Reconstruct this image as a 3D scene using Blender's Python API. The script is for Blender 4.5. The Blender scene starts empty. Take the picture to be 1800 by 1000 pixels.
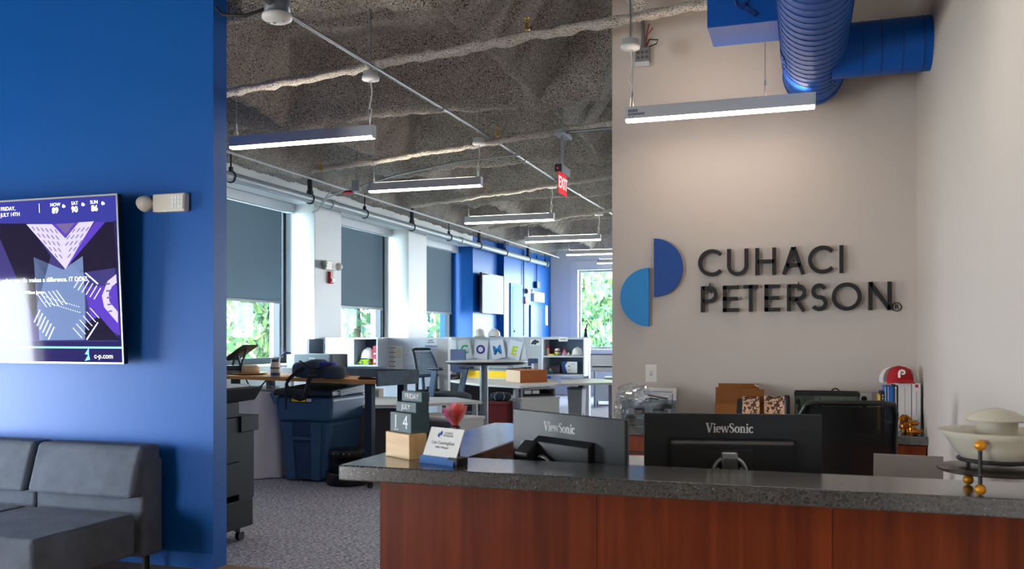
import bpy, math, random
from mathutils import Vector, Matrix, Euler, noise
random.seed(7)
PI = math.pi; R = math.radians
C = bpy.context.scene.collection
SC = bpy.context.scene
# ------------------------------------------------------------------ camera, world, sun, exposure
F, TH, HZ, H = 1570.0, R(18.33), 592.0, 1.455
cam = bpy.data.cameras.new('camera'); camo = bpy.data.objects.new('camera', cam); C.objects.link(camo)
cam.sensor_width = 36; cam.lens = 36*F/1800; cam.shift_y = 92/1800
cam.clip_start = .05; cam.clip_end = 300
camo.location = (0, 0, H); camo.rotation_euler = (PI/2, 0, TH)
cam.dof.use_dof = True; cam.dof.focus_distance = 6.2; cam.dof.aperture_fstop = 6.3
SC.camera = camo
vs = SC.view_settings
SC.display_settings.display_device = 'sRGB'
vs.view_transform = 'Standard'; vs.look = 'None'; vs.gamma = 1; vs.use_curve_mapping = False
vs.exposure = 0.75
w = bpy.data.worlds.new('sky'); SC.world = w; w.use_nodes = True
bg = w.node_tree.nodes['Background']
bg.inputs[0].default_value = (.85, .925, 1, 1); bg.inputs[1].default_value = 21.0
def sun(el, az, st):
    l = bpy.data.lights.new('sun', 'SUN'); l.energy = st; l.angle = R(2); l.color = (1, .95, .85)
    o = bpy.data.objects.new('sun', l); C.objects.link(o); o.rotation_euler = (R(90-el), 0, R(az)); o.location = (0, 0, 20)
sun(58, 90, 9.0)
def portal(loc, rot, sx, sy):
    l = bpy.data.lights.new('daylight_portal', 'AREA'); l.shape = 'RECTANGLE'; l.size = sx; l.size_y = sy
    l.cycles.is_portal = True
    o = bpy.data.objects.new('daylight_portal', l); C.objects.link(o); o.location = loc; o.rotation_euler = rot
SC.cycles.max_bounces = 8; SC.cycles.diffuse_bounces = 5; SC.cycles.glossy_bounces = 3
SC.cycles.sample_clamp_indirect = 6; SC.cycles.caustics_reflective = False; SC.cycles.caustics_refractive = False
# ------------------------------------------------------------------ measuring helpers: sight line met with a real plane
_s, _c = math.sin(TH), math.cos(TH)
def ray(px, py):
    a = (px-900)/F; return Vector((a*_c-_s, a*_s+_c, (HZ-py)/F))
def PY(px, py, y): d = ray(px, py); t = y/d.y; return Vector((d.x*t, y, H+d.z*t))
def PX(px, py, x): d = ray(px, py); t = x/d.x; return Vector((x, d.y*t, H+d.z*t))
def PZ(px, py, z): d = ray(px, py); t = (z-H)/d.z; return Vector((d.x*t, d.y*t, z))
def PT(px, py, t): d = ray(px, py); return Vector((d.x*t, d.y*t, H+d.z*t))
# ------------------------------------------------------------------ materials
def lin(h):
    if isinstance(h, str): h = tuple(int(h[i:i+2], 16) for i in (0, 2, 4))
    f = lambda v: v/12.92 if v <= .04045 else ((v+.055)/1.055)**2.4
    return tuple(f(v/255) for v in h)+(1,)
_M = {}
def mat(name, col, rough=.5, metal=0, emit=0, alpha=1, trans=0, ior=1.45, spec=.5, coat=0, vary=None, bump=None, stretch=None, speck=None, subs=0):
    """vary=(scale, amount), bump=(scale, strength), stretch=(x,y,z) scaling of the noise space, speck=(scale, colour, threshold)"""
    if name in _M: return _M[name]
    m = bpy.data.materials.new(name); m.use_nodes = True; nt = m.node_tree; N = nt.nodes; L = nt.links
    b = N['Principled BSDF']; I = b.inputs
    c = lin(col)
    I['Base Color'].default_value = c; I['Roughness'].default_value = rough; I['Metallic'].default_value = metal
    I['IOR'].default_value = ior; I['Alpha'].default_value = alpha; I['Transmission Weight'].default_value = trans
    I['Specular IOR Level'].default_value = spec; I['Coat Weight'].default_value = coat; I['Coat Roughness'].default_value = .16
    if emit: I['Emission Color'].default_value = c; I['Emission Strength'].default_value = emit
    if vary or bump or speck:
        tc = N.new('ShaderNodeTexCoord'); mp = N.new('ShaderNodeMapping'); L.new(tc.outputs['Object'], mp.inputs[0])
        if stretch: mp.inputs['Scale'].default_value = stretch
        src = None
        if vary:
            n = N.new('ShaderNodeTexNoise'); n.inputs['Scale'].default_value = vary[0]; n.inputs['Detail'].default_value = 6
            L.new(mp.outputs[0], n.inputs['Vector'])
            r = N.new('ShaderNodeValToRGB'); a = vary[1]
            r.color_ramp.elements[0].position = .3; r.color_ramp.elements[1].position = .7
            r.color_ramp.elements[0].color = tuple(max(0, v*(1-a)) for v in c[:3])+(1,)
            r.color_ramp.elements[1].color = tuple(min(1, v*(1+a)) for v in c[:3])+(1,)
            L.new(n.outputs['Fac'], r.inputs[0]); src = r.outputs[0]
        if speck:
            for sp in (speck if isinstance(speck, list) else [speck]):
                n = N.new('ShaderNodeTexNoise'); n.inputs['Scale'].default_value = sp[0]; n.inputs['Detail'].default_value = 2
                L.new(mp.outputs[0], n.inputs['Vector'])
                r = N.new('ShaderNodeValToRGB'); r.color_ramp.elements[0].position = sp[2]; r.color_ramp.elements[1].position = sp[2]+.06
                L.new(n.outputs['Fac'], r.inputs[0])
                mx = N.new('ShaderNodeMix'); mx.data_type = 'RGBA'
                L.new(r.outputs[0], mx.inputs['Factor'])
                if src: L.new(src, mx.inputs[6])
                else: mx.inputs[6].default_value = c
                mx.inputs[7].default_value = lin(sp[1]); src = mx.outputs[2]
        if src: L.new(src, I['Base Color'])
        if bump:
            n = N.new('ShaderNodeTexNoise'); n.inputs['Scale'].default_value = bump[0]; n.inputs['Detail'].default_value = 5
            L.new(mp.outputs[0], n.inputs['Vector'])
            bp = N.new('ShaderNodeBump'); bp.inputs['Strength'].default_value = bump[1]; bp.inputs['Distance'].default_value = .02
            L.new(n.outputs['Fac'], bp.inputs['Height']); L.new(bp.outputs[0], I['Normal'])
    _M[name] = m; return m
def wood(name, c1, c2, rough, axis='z', sc=9, coat=0):
    if name in _M: return _M[name]
    m = mat(name, c1, rough, coat=coat, spec=.3); nt = m.node_tree; N = nt.nodes; L = nt.links; b = N['Principled BSDF']
    tc = N.new('ShaderNodeTexCoord'); mp = N.new('ShaderNodeMapping'); oi = N.new('ShaderNodeObjectInfo')
    L.new(tc.outputs['Object'], mp.inputs[0]); L.new(oi.outputs['Random'], mp.inputs['Location'])
    mp.inputs['Scale'].default_value = {'z': (sc, sc, sc*.05), 'x': (sc*.05, sc, sc), 'y': (sc, sc*.05, sc)}[axis]
    n = N.new('ShaderNodeTexNoise'); n.inputs['Scale'].default_value = 3; n.inputs['Detail'].default_value = 8; n.inputs['Distortion'].default_value = .6
    r = N.new('ShaderNodeValToRGB'); r.color_ramp.elements[0].color = lin(c2); r.color_ramp.elements[1].color = lin(c1)
    r.color_ramp.elements[0].position = .33; r.color_ramp.elements[1].position = .66
    L.new(mp.outputs[0], n.inputs['Vector']); L.new(n.outputs['Fac'], r.inputs[0]); L.new(r.outputs[0], b.inputs['Base Color'])
    return m
def thin(name, col, fac, rough=.9):
    """translucent cloth / leaf / film: diffuse + translucent"""
    if name in _M: return _M[name]
    m = bpy.data.materials.new(name); m.use_nodes = True; nt = m.node_tree; N = nt.nodes; L = nt.links
    N.remove(N['Principled BSDF']); out = N['Material Output']
    d = N.new('ShaderNodeBsdfDiffuse'); t = N.new('ShaderNodeBsdfTranslucent'); x = N.new('ShaderNodeMixShader')
    d.inputs[0].default_value = lin(col); t.inputs[0].default_value = lin(col); x.inputs[0].default_value = fac
    L.new(d.outputs[0], x.inputs[1]); L.new(t.outputs[0], x.inputs[2]); L.new(x.outputs[0], out.inputs[0])
    _M[name] = m; return m
def glassy(name, col, fac, rough=.03):
    """clear pane / film: mostly transparent with a glossy share"""
    if name in _M: return _M[name]
    m = bpy.data.materials.new(name); m.use_nodes = True; nt = m.node_tree; N = nt.nodes; L = nt.links
    N.remove(N['Principled BSDF']); out = N['Material Output']
    t = N.new('ShaderNodeBsdfTransparent'); g = N.new('ShaderNodeBsdfGlossy'); x = N.new('ShaderNodeMixShader')
    t.inputs[0].default_value = lin(col); g.inputs[1].default_value = rough; g.inputs[0].default_value = (.9, .95, 1, 1); x.inputs[0].default_value = fac
    L.new(t.outputs[0], x.inputs[1]); L.new(g.outputs[0], x.inputs[2]); L.new(x.outputs[0], out.inputs[0])
    _M[name] = m; return m
BLUE = mat('blue_paint', (8, 90, 174), .42, spec=.35, bump=(220, .04))
WARM = mat('warm_white_paint', (200, 191, 183), .6, bump=(260, .03))
WHITE = mat('white_paint', (232, 235, 236), .55)
FOAM = mat('spray_foam', (150, 142, 133), .95, vary=(2.2, .25), speck=[(95, (46, 44, 46), .55), (110, (226, 216, 202), .60)], bump=(60, .8))
FOAML = mat('spray_foam_pipe', (214, 206, 194), .95, speck=[(150, (66, 62, 60), .56)], bump=(90, .9))
CARPET = mat('carpet', (168, 168, 180), 1, vary=(1.5, .12), stretch=(1, 2.6, 1), speck=[(26, (104, 104, 122), .52), (38, (240, 236, 238), .55)], bump=(90, .5))
PLANKM = wood('lobby_floor_wood', (178, 150, 120), (150, 122, 92), .5, 'x', 6)
GRANITE = mat('quartz', (70, 72, 73), .17, spec=.9, ior=1.7, coat=.35, vary=(14, .2), speck=[(150, (34, 36, 38), .53), (190, (150, 152, 150), .67), (260, (200, 202, 200), .71)])
CHERRY = wood('cherry_veneer', (128, 54, 21), (92, 34, 12), .42, 'z', 7)
BLACK = mat('black_plastic', (22, 23, 25), .42)
MATTE = mat('matte_black', (17, 17, 19), .65)
CHAR = mat('charcoal_metal', (52, 57, 62), .45)
NAVY = mat('navy_metal', (30, 45, 66), .4, .2)
SILV = mat('silver', (176, 178, 182), .32, .85)
LGREY = mat('light_grey', (198, 202, 206), .5)
MGREY = mat('mid_grey', (138, 142, 146), .55)
DGREY = mat('dark_grey', (84, 85, 88), .6)
STEEL = mat('galvanised', (142, 144, 146), .45, .7)
PIPEG = mat('grey_pipe_paint', (150, 160, 166), .4)
PAPER = mat('paper', (238, 238, 236), .8)
INK = mat('ink', (70, 74, 82), .9)
ALU = mat('fixture_grey', (190, 192, 196), .45)
LAMPW = mat('lamp_diffuser_warm', (255, 233, 212), .5, emit=15)
LAMP = mat('lamp_diffuser', (255, 243, 228), .5, emit=20)
DUCT = mat('duct_blue', (5, 84, 176), .5, spec=.3)
DUCTD = mat('duct_seam', (8, 56, 130), .5)
GOLD = mat('gold', (205, 140, 40), .22, .9)
BRASS = mat('brass', (190, 150, 60), .3, .9)
RED = mat('red_plastic', (178, 16, 28), .4)
REDG = mat('exit_red', (235, 20, 40), .4, emit=.9)
GLASS = glassy('window_glass', (244, 252, 255), .012)
SHADE = thin('shade_cloth', (122, 138, 150), .16)
LAM = mat('grey_laminate', (206, 203, 198), .4)
FAB = mat('partition_fabric', (205, 212, 222), .85)
FAB2 = mat('dark_panel_fabric', (78, 76, 78), .9, bump=(300, .2))
CARD = mat('cardboard', (196, 142, 88), .8, vary=(4, .08))
CARDD = mat('cardboard_dark', (170, 92, 40), .8, vary=(5, .08))
YEL = mat('yellow_board', (250, 205, 20), .6)
# ------------------------------------------------------------------ mesh building
XF = {}      # root -> matrix
class MB:
    def __init__(s): s.v = []; s.f = []; s.m = []; s.sm = []; s.k = 0
    def mi(s, k): s.k = k; return s
    def add(s, vs, fs, smooth=False):
        o = len(s.v); s.v += [Vector(p) for p in vs]
        for f in fs: s.f.append(tuple(i+o for i in f)); s.m.append(s.k); s.sm.append(smooth)
        return s
    def box(s, x0, x1, y0, y1, z0, z1):
        p = [(x, y, z) for z in (z0, z1) for y in (y0, y1) for x in (x0, x1)]
        return s.add(p, [(0, 2, 3, 1), (4, 5, 7, 6), (0, 1, 5, 4), (1, 3, 7, 5), (3, 2, 6, 7), (2, 0, 4, 6)])
    def hexa(s, lo, hi):   # two quads (counter-clockwise seen from the hi side)
        return s.add(list(lo)+list(hi), [(3, 2, 1, 0), (4, 5, 6, 7), (0, 1, 5, 4), (1, 2, 6, 5), (2, 3, 7, 6), (3, 0, 4, 7)])
    def bar(s, a, b, w, h, up=(0, 0, 1)):
        a = Vector(a); b = Vector(b); d = (b-a).normalized(); u = Vector(up)
        if abs(d.dot(u)) > .98: u = Vector((0, 1, 0))
        x = d.cross(u).normalized()*w/2; z = x.cross(d).normalized()*h/2
        return s.hexa([a-x-z, a+x-z, a+x+z, a-x+z], [b-x-z, b+x-z, b+x+z, b-x+z])
    def prism(s, pts, axis, a, b):
        """2-D outline (counter-clockwise) swept along an axis: 'z' (x,y), 'y' (x,z), 'x' (y,z)"""
        f = {'z': lambda p, h: (p[0], p[1], h), 'y': lambda p, h: (p[0], h, p[1]), 'x': lambda p, h: (h, p[0], p[1])}[axis]
        n = len(pts); lo = [f(p, a) for p in pts]; hi = [f(p, b) for p in pts]
        fs = [tuple(range(n-1, -1, -1)), tuple(range(n, 2*n))]+[(i, (i+1) % n, n+(i+1) % n, n+i) for i in range(n)]
        if axis == 'y': fs = [tuple(reversed(q)) for q in fs]
        return s.add(lo+hi, fs)
    def poly(s, pts): return s.add(pts, [tuple(range(len(pts)))])
    def tube(s, path, r, n=10, caps=True, flat=1.0, up=(0, 0, 1)):
        P = [Vector(p) for p in path]; rs = r if isinstance(r, (list, tuple)) else [r]*len(P)
        rings = []; px = None
        for i, p in enumerate(P):
            d = (P[min(i+1, len(P)-1)]-P[max(i-1, 0)]).normalized()
            u = Vector(up)
            if abs(d.dot(u)) > .97: u = Vector((0, 1, 0)) if abs(d.y) < .9 else Vector((1, 0, 0))
            if px is not None:
                x = (px-d*px.dot(d))
                x = x.normalized() if x.length > 1e-4 else d.cross(u).normalized()
            else: x = d.cross(u).normalized()
            px = x; z = x.cross(d).normalized()
            rings.append([p+(x*math.cos(2*PI*k/n)+z*math.sin(2*PI*k/n)*flat)*rs[i] for k in range(n)])
        vs = [q for rg in rings for q in rg]
        fs = [(i*n+k, i*n+(k+1) % n, (i+1)*n+(k+1) % n, (i+1)*n+k) for i in range(len(P)-1) for k in range(n)]
        s.add(vs, fs, n > 5)
        if caps:
            s.add(rings[0], [tuple(range(n-1, -1, -1))]); s.add(rings[-1], [tuple(range(n))])
        return s
    def cyl(s, a, b, r, n=16, r2=None): return s.tube([a, b], [r, r if r2 is None else r2], n)
    def lathe(s, prof, c=(0, 0, 0), n=24, sx=1, sy=1, smooth=True, a0=0, a1=2*PI):
        full = abs(a1-a0-2*PI) < 1e-6; m = n if full else n+1
        vs = []; c = Vector(c)
        for (r, z) in prof:
            for k in range(m):
                a = a0+(a1-a0)*k/n
                vs.append(c+Vector((r*math.cos(a)*sx, r*math.sin(a)*sy, z)))
        fs = []
        for i in range(len(prof)-1):
            for k in range(n):
                k2 = (k+1) % m
                fs.append((i*m+k, i*m+k2, (i+1)*m+k2, (i+1)*m+k))
        return s.add(vs, fs, smooth)
    def sell(s, c, rx, ry, rz, e1=1, e2=1, n=20, m=12, fn=None):
        sg = lambda v, e: math.copysign(abs(v)**e, v); c = Vector(c); vs = []
        for i in range(m+1):
            a = -PI/2+PI*i/m
            for k in range(n):
                b = 2*PI*k/n
                p = Vector((rx*sg(math.cos(a), e1)*sg(math.cos(b), e2), ry*sg(math.cos(a), e1)*sg(math.sin(b), e2), rz*sg(math.sin(a), e1)))
                if fn: p = fn(p)
                vs.append(c+p)
        return s.add(vs, [(i*n+k, i*n+(k+1) % n, (i+1)*n+(k+1) % n, (i+1)*n+k) for i in range(m) for k in range(n)], True)
    def torus(s, c, r, t, n=24, m=8, M=None, a0=0, a1=2*PI):
        pts = []
        full = abs(a1-a0-2*PI) < 1e-6
        for k in range(n+1):
            a = a0+(a1-a0)*k/n; p = Vector((r*math.cos(a), r*math.sin(a), 0))
            if M: p = M @ p
            pts.append(Vector(c)+p)
        return s.tube(pts, t, m, not full)
    def grid(s, fn, nu, nv, smooth=True, close_u=False):
        vs = [fn(i/nu, j/nv) for j in range(nv+1) for i in range(nu+1)]; q = nu+1
        return s.add(vs, [(j*q+i, j*q+i+1, (j+1)*q+i+1, (j+1)*q+i) for j in range(nv) for i in range(nu)], smooth)
    def rot(s, M, since=0):
        for i in range(since, len(s.v)): s.v[i] = M @ s.v[i]
        return s
    def text(s, txt, o, x, up, size, ext=.002, align='CENTER', bold=0):
        vs, fs = textmesh(txt, align, bold)
        x = Vector(x).normalized(); up = Vector(up).normalized(); nrm = x.cross(up); o = Vector(o)
        return s.add([o+x*p[0]*size+up*p[1]*size+nrm*(ext if p[2] > 0 else 0) for p in vs], fs)
    def build(s, name, m, parent=None, bevel=0, seg=2, world=True, kind=None, subsurf=0):
        me = bpy.data.meshes.new(name)
        M = None
        if parent is not None:
            rt = parent
            while rt.parent is not None: rt = rt.parent
            if world and rt in XF: M = XF[rt]
        me.from_pydata([tuple(M @ p) if M is not None else tuple(p) for p in s.v], [], s.f)
        for mm in (m if isinstance(m, (list, tuple)) else [m]): me.materials.append(mm)
        me.polygons.foreach_set('material_index', s.m); me.polygons.foreach_set('use_smooth', s.sm)
        me.update()
        o = bpy.data.objects.new(name, me); C.objects.link(o)
        if parent is not None: o.parent = parent
        if bevel:
            b = o.modifiers.new('bevel', 'BEVEL'); b.width = bevel; b.segments = seg; b.limit_method = 'ANGLE'; b.angle_limit = R(40)
            b.harden_normals = False
        if subsurf: q = o.modifiers.new('sub', 'SUBSURF'); q.levels = subsurf; q.render_levels = subsurf
        if kind: o['kind'] = kind
        return o
_T = {}
def textmesh(txt, align, bold):
    k = (txt, align, bold)
    if k not in _T:
        cu = bpy.data.curves.new('lettering', 'FONT'); cu.body = txt; cu.align_x = align; cu.align_y = 'CENTER'; cu.extrude = .01; cu.offset = bold; cu.resolution_u = 3
        o = bpy.data.objects.new('lettering', cu); C.objects.link(o)
        dg = bpy.context.evaluated_depsgraph_get(); me = bpy.data.meshes.new_from_object(o.evaluated_get(dg))
        _T[k] = ([tuple(v.co) for v in me.vertices], [tuple(p.vertices) for p in me.polygons])
        bpy.data.objects.remove(o); bpy.data.meshes.remove(me); bpy.data.curves.remove(cu)
    return _T[k]
def tag(o, label, cat, group=None):
    o['label'] = label; o['category'] = cat
    if group: o['group'] = group
    return o
def thing(name, label, cat, loc=(0, 0, 0), rot=(0, 0, 0), group=None):
    o = bpy.data.objects.new(name, None); C.objects.link(o); o.empty_display_size = .05
    if isinstance(rot, (int, float)): rot = (0, 0, rot)
    o.location = loc; o.rotation_euler = rot
    XF[o] = (Matrix.Translation(Vector(loc)) @ Euler(rot).to_matrix().to_4x4()).inverted()
    return tag(o, label, cat, group)
def solo(mb, name, m, label, cat, loc, group=None, rot=(0, 0, 0), world=True, **kw):
    """a thing that is one mesh, its origin at loc"""
    if isinstance(rot, (int, float)): rot = (0, 0, rot)
    M = Matrix.Translation(Vector(loc)) @ Euler(rot).to_matrix().to_4x4()
    if world: mb.rot(M.inverted())
    o = mb.build(name, m, **kw); o.location = loc; o.rotation_euler = rot
    return tag(o, label, cat, group)
def struct(mb, name, m, parent=None, **kw):
    o = mb.build(name, m, parent, **kw)
    if parent is None: o['kind'] = 'structure'
    return o
def copytree(o, loc, rot=None, label=None, name=None):
    r = o.copy(); C.objects.link(r); r.location = loc
    if rot is not None: r.rotation_euler = rot
    if label: r['label'] = label
    for ch in list(o.children):
        c = ch.copy(); C.objects.link(c); c.parent = r
        for g in list(ch.children):
            d = g.copy(); C.objects.link(d); d.parent = c
    return r
# ================================================================== THE SETTING
WX, GX = -6.3, -6.78                       # window wall face, glass plane
YB, YW, XR, XC = 4.715, 6.3, .666, -1.331  # blue wall face, sign wall face, right wall, free end of sign wall
YF = 21.7
struct(MB().box(-8.2, 7.2, 4.85, 22, -.12, 0), 'floor', CARPET)
struct(MB().box(-8.2, .8, -5, 4.85, -.12, 0), 'floor', PLANKM)
# ceiling: sprayed foam over a grid of beams
def ceil_z(x, y):
    hx = 0
    for b in (-4.82, -2.26):
        hx = max(hx, max(0, 1-abs(x-b)/.42))
    ph = (y-7.62) % 2.6
    if ph < .28: hy = 1-ph/.28
    elif ph > 2.2: hy = math.sin((ph-2.2)/.4*PI/2)
    else: hy = 0
    hx = hx**.8
    fade = min(1, max(0, (-1.45-x)/.25))
    z = 4.14-.62*max(hx*.95, hy)*fade-.08*min(hx, hy)*fade
    flat = 1-max(hx, hy)
    for yc, dp in ((.46, .15), (1.15, .08), (1.62, .13)):
        d = abs(ph-yc-.05*noise.noise(Vector((x*1.3, yc, y//2.6)))-(.10 if x < -3.3 else 0))
        if d < .08: z += dp*min(1, 1.6*(1-d/.08))*min(1, flat*2)
    if x < -5.6: t = min(1, (-5.6-x)/.55); t = t*t*(3-2*t); z = z*(1-t)+min(z, 3.45)*t
    z += .03*noise.noise(Vector((x*3, y*3, 1)))+.02*noise.noise(Vector((x*9, y*9, 4)))+.02*noise.noise(Vector((x*26, y*26, 8)))
    return z
NX, NY = 190, 480
X0, X1, Y0, Y1 = -6.42, .8, 4.72, 21.9
mb = MB().grid(lambda u, v: (X0+(X1-X0)*(1-u), Y0+(Y1-Y0)*v, ceil_z(X0+(X1-X0)*(1-u), Y0+(Y1-Y0)*v)), NX, NY)
mb.box(-8.2, .8, 4.72, 22, 4.4, 4.5).box(.8, 7.2, 6.3, 22, 4.0, 4.3)
struct(mb, 'ceiling', FOAM)
struct(MB().box(-8.2, .8, -5, 4.72, 4.05, 4.3), 'ceiling', mat('lobby_ceiling', (70, 72, 76), .9))
struct(MB().box(-8.2, -3.53, YB, 4.85, 0, 4.4), 'wall_left', BLUE)
struct(MB().box(XC, .8, YW, 6.45, 0, 4.4), 'wall_back', WARM)
struct(MB().box(XR, .8, -5, YW, 0, 4.4), 'wall_right', WARM)
struct(MB().box(7.0, 7.2, 6.3, YF, 0, 4.4), 'wall_inner', WHITE)
struct(MB().box(.8, 7.0, YW, 6.45, 0, 4.4), 'wall_back', WHITE)
# window wall
yA = [PX(553, 600, WX).y, PX(718, 600, WX).y, PX(831, 600, WX).y]        # far jambs
yB = [PX(600, 600, WX).y, PX(750, 600, WX).y]                            # near jambs of windows 2, 3
wins = [(yA[0]-2.25, yA[0]), (yB[0], yA[1]), (yB[1], yA[2])]
SILL, HEAD = 1.10, 3.25
mb = MB(); mb.box(-7.0, WX, 4.85, yA[2], 0, SILL).box(-7.0, WX, 4.85, yA[2], HEAD, 4.4)
mb.box(-7.0, WX, 4.85, wins[0][0], SILL, HEAD)
mb.box(-7.0, WX, yA[0], yB[0], SILL, HEAD).box(-7.0, WX, yA[1], yB[1], SILL, HEAD)
struct(mb, 'wall_window', WHITE, bevel=.006)
for i, (a, b) in enumerate(wins):
    r = thing('window_%d' % (i+1), 'tall window', 'window', (GX, (a+b)/2, SILL)); del r['category']; del r['label']; r['kind'] = 'structure'
    f = MB(); x0, x1 = GX-.05, GX+.04; e = .003
    f.box(x0, x1, a+e, a+.07, SILL+e, HEAD-e).box(x0, x1, b-.07, b-e, SILL+e, HEAD-e).box(x0, x1, a+.07, b-.07, SILL+e, SILL+.08).box(x0, x1, a+.07, b-.07, HEAD-.08, HEAD-e)
    f.box(x0+.02, x1+.025, b-.20, b-.15, SILL+.08, HEAD-.08)
    f.build('window_frame', mat('window_frame_dark', (38, 44, 50), .45, .3), r)
    MB().box(GX-.008, GX, a+.07, b-.20, SILL+.08, HEAD-.08).build('pane', GLASS, r)
    MB().box(GX-.008, GX, b-.15, b-.07, SILL+.08, HEAD-.08).build('pane', GLASS, r)
    portal((GX-.2, (a+b)/2, (SILL+HEAD)/2), (0, R(-90), 0), HEAD-SILL, b-a)
    sh = thing('roller_shade', ['grey roller shade on the nearest window, above the hat', 'grey roller shade on the middle window, right of the red fire alarm', 'grey roller shade on the third window, next to the blue wall'][i], 'shade', (GX+.12, (a+b)/2, HEAD), group='half drawn roller shades')
    MB().box(GX+.07, GX+.19, a+.02, b-.02, HEAD-.125, HEAD-.004).build('valance', LGREY, sh, bevel=.006)
    MB().box(GX+.115, GX+.122, a+.05, b-.24, 1.93, HEAD-.13).build('shade_cloth', SHADE, sh)
    MB().box(GX+.107, GX+.13, a+.05, b-.24, 1.895, 1.93).build('hem_bar', mat('hem_grey', (112, 120, 130), .5), sh, bevel=.005)
# blue wall beyond the windows, with the projecting shaft
ySH = 18.05; XS = -6.16
struct(MB().box(-7.0, WX, yA[2], ySH, 0, 4.4), 'wall_far_left', BLUE)
struct(MB().box(-7.0, XS, ySH, YF, 0, 4.4), 'wall_far_left', BLUE)
# far wall and its window, plus unseen openings added for more daylight
fw0 = PY(1003, 465, YF); fw1x = -3.6; FZ0, FZ1 = 1.15, 3.12
g0 = PY(1016, 478, YF).x
struct(MB().box(-7.0, g0, YF, YF+.3, 0, 4.4).box(fw1x, -2.9, YF, YF+.3, 0, 4.4).box(-.7, 0, YF, YF+.3, 0, 4.4).box(2.2, 3.0, YF, YF+.3, 0, 4.4).box(5.2, 7.2, YF, YF+.3, 0, 4.4).box(-2.9, 5.2, YF, YF+.3, 0, FZ0).box(-2.9, 5.2, YF, YF+.3, FZ1, 4.4).box(g0, fw1x, YF, YF+.3, 0, FZ0).box(g0, fw1x, YF, YF+.3, FZ1, 4.4), 'wall_far', WHITE)
r = thing('window_4', 'w', 'window', (g0, YF, FZ0)); del r['category']; del r['label']; r['kind'] = 'structure'
tm = mat('trim_white', (240, 242, 243), .45)
MB().box(g0-.19, g0, YF-.03, YF, FZ0-.15, FZ1+.22).box(g0, fw1x, YF-.03, YF, FZ1, FZ1+.22).box(g0, fw1x, YF-.06, YF, FZ0-.06, FZ0).build('casing', tm, r, bevel=.004)
MB().box(g0, g0+.05, YF+.1, YF+.16, FZ0, FZ1).box(g0+.05, fw1x, YF+.1, YF+.16, FZ1-.05, FZ1).box(g0+.05, fw1x, YF+.1, YF+.16, FZ0, FZ0+.06).build('window_frame', MGREY, r)
MB().box(g0+.05, fw1x, YF+.125, YF+.135, FZ0+.06, FZ1-.05).build('pane', GLASS, r)
for xa in (-1.8, 1.1, 4.1): portal((xa, YF+.4, (FZ0+FZ1)/2), (R(-90), 0, 0), 2.2, FZ1-FZ0)
portal(((g0+fw1x)/2, YF+.4, (FZ0+FZ1)/2), (R(-90), 0, 0), fw1x-g0, FZ1-FZ0)
# lobby behind the camera: glazed front and a low wide window in its left end
struct(MB().box(-8.2, .8, -5.15, -5, 0, .1).box(-8.2, .8, -5.15, -5, 1.9, 4.4).box(-5.9, .8, -5.15, -5, .1, 1.9).box(-8.2, -7.8, -5.15, -5, .1, 1.9), 'wall_front', WARM)
LW0, LW1 = 1.3, 4.0
struct(MB().box(-8.35, -8.2, -5, LW0, 0, 4.4).box(-8.35, -8.2, LW1, 4.85, 0, 4.4).box(-8.35, -8.2, LW0, LW1, 0, .08).box(-8.35, -8.2, LW0, LW1, 1.75, 4.4), 'wall_lobby', WARM)
portal((-8.5, (LW0+LW1)/2, .92), (0, R(-90), 0), 1.68, LW1-LW0)
portal((-6.85, -5.3, 1.0), (R(90), 0, 0), 1.9, 1.8)
struct(MB().box(-8.2, -3.53, YB-.012, YB, 0, .10), 'baseboard_left', BLUE)
# ================================================================== OUTDOORS
struct(MB().box(-40, -8.6, -10, 60, -3.2, -3), 'ground', mat('lawn', (160, 164, 150), 1, vary=(.4, .2)))
struct(MB().box(-8.6, 20, 22.6, 60, -3.2, -3), 'ground', mat('lawn', (160, 164, 150), 1))
LEAF = [thin('leaf_bright', (126, 150, 96), .4), thin('leaf_mid', (98, 130, 92), .4), thin('leaf_pale', (166, 178, 146), .4), thin('leaf_cool', (104, 138, 122), .4)]
BARK = mat('bark', (92, 78, 64), .95, bump=(20, .8))
def tree(x, y, h, r, label, mix, nleaf):
    nleaf = int(nleaf*(2.2 if y > 22 and x > -7 else 1.4))
    t = thing('tree', label, 'tree', (x, y, -3), group='trees outside the windows')
    b = MB(); b.tube([(x, y, -3), (x+.1, y, -3+h*.3), (x-.05, y+.1, -3+h*.6), (x, y, -3+h*.9)], [.16, .12, .08, .03], 8)
    for k in range(7):
        a = k*2.4; z = -3+h*(.35+.07*k)
        b.tube([(x, y, z), (x+r*.4*math.cos(a), y+r*.4*math.sin(a), z+h*.06), (x+r*.8*math.cos(a), y+r*.8*math.sin(a), z+h*.14)], [.05, .035, .012], 6)
    b.build('trunk', BARK, t)
    L = MB(); rnd = random.Random(int(x*31+y*17))
    cl = [(rnd.gauss(0, .5)*r, rnd.gauss(0, .5)*r, h*rnd.uniform(.28, 1.0), rnd.uniform(.35, .75)*r*.6) for _ in range(26)]
    for i in range(nleaf):
        c = cl[rnd.randrange(len(cl))]; d = Vector((rnd.gauss(0, 1), rnd.gauss(0, 1), rnd.gauss(0, .8))).normalized()*c[3]*rnd.uniform(.5, 1)
        p = Vector((x+c[0], y+c[1], -3+c[2]))+d
        q = Euler((rnd.uniform(0, 6), rnd.uniform(0, 6), rnd.uniform(0, 6))).to_matrix(); s = rnd.uniform(.08, .15)
        L.mi(rnd.choice(mix)); L.poly([p+q @ Vector(v)*s for v in ((-1.2, 0, 0), (0, -.55, .1), (1.2, 0, 0), (0, .55, .1))])
    L.build('foliage', LEAF, t)['kind'] = 'stuff'
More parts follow.
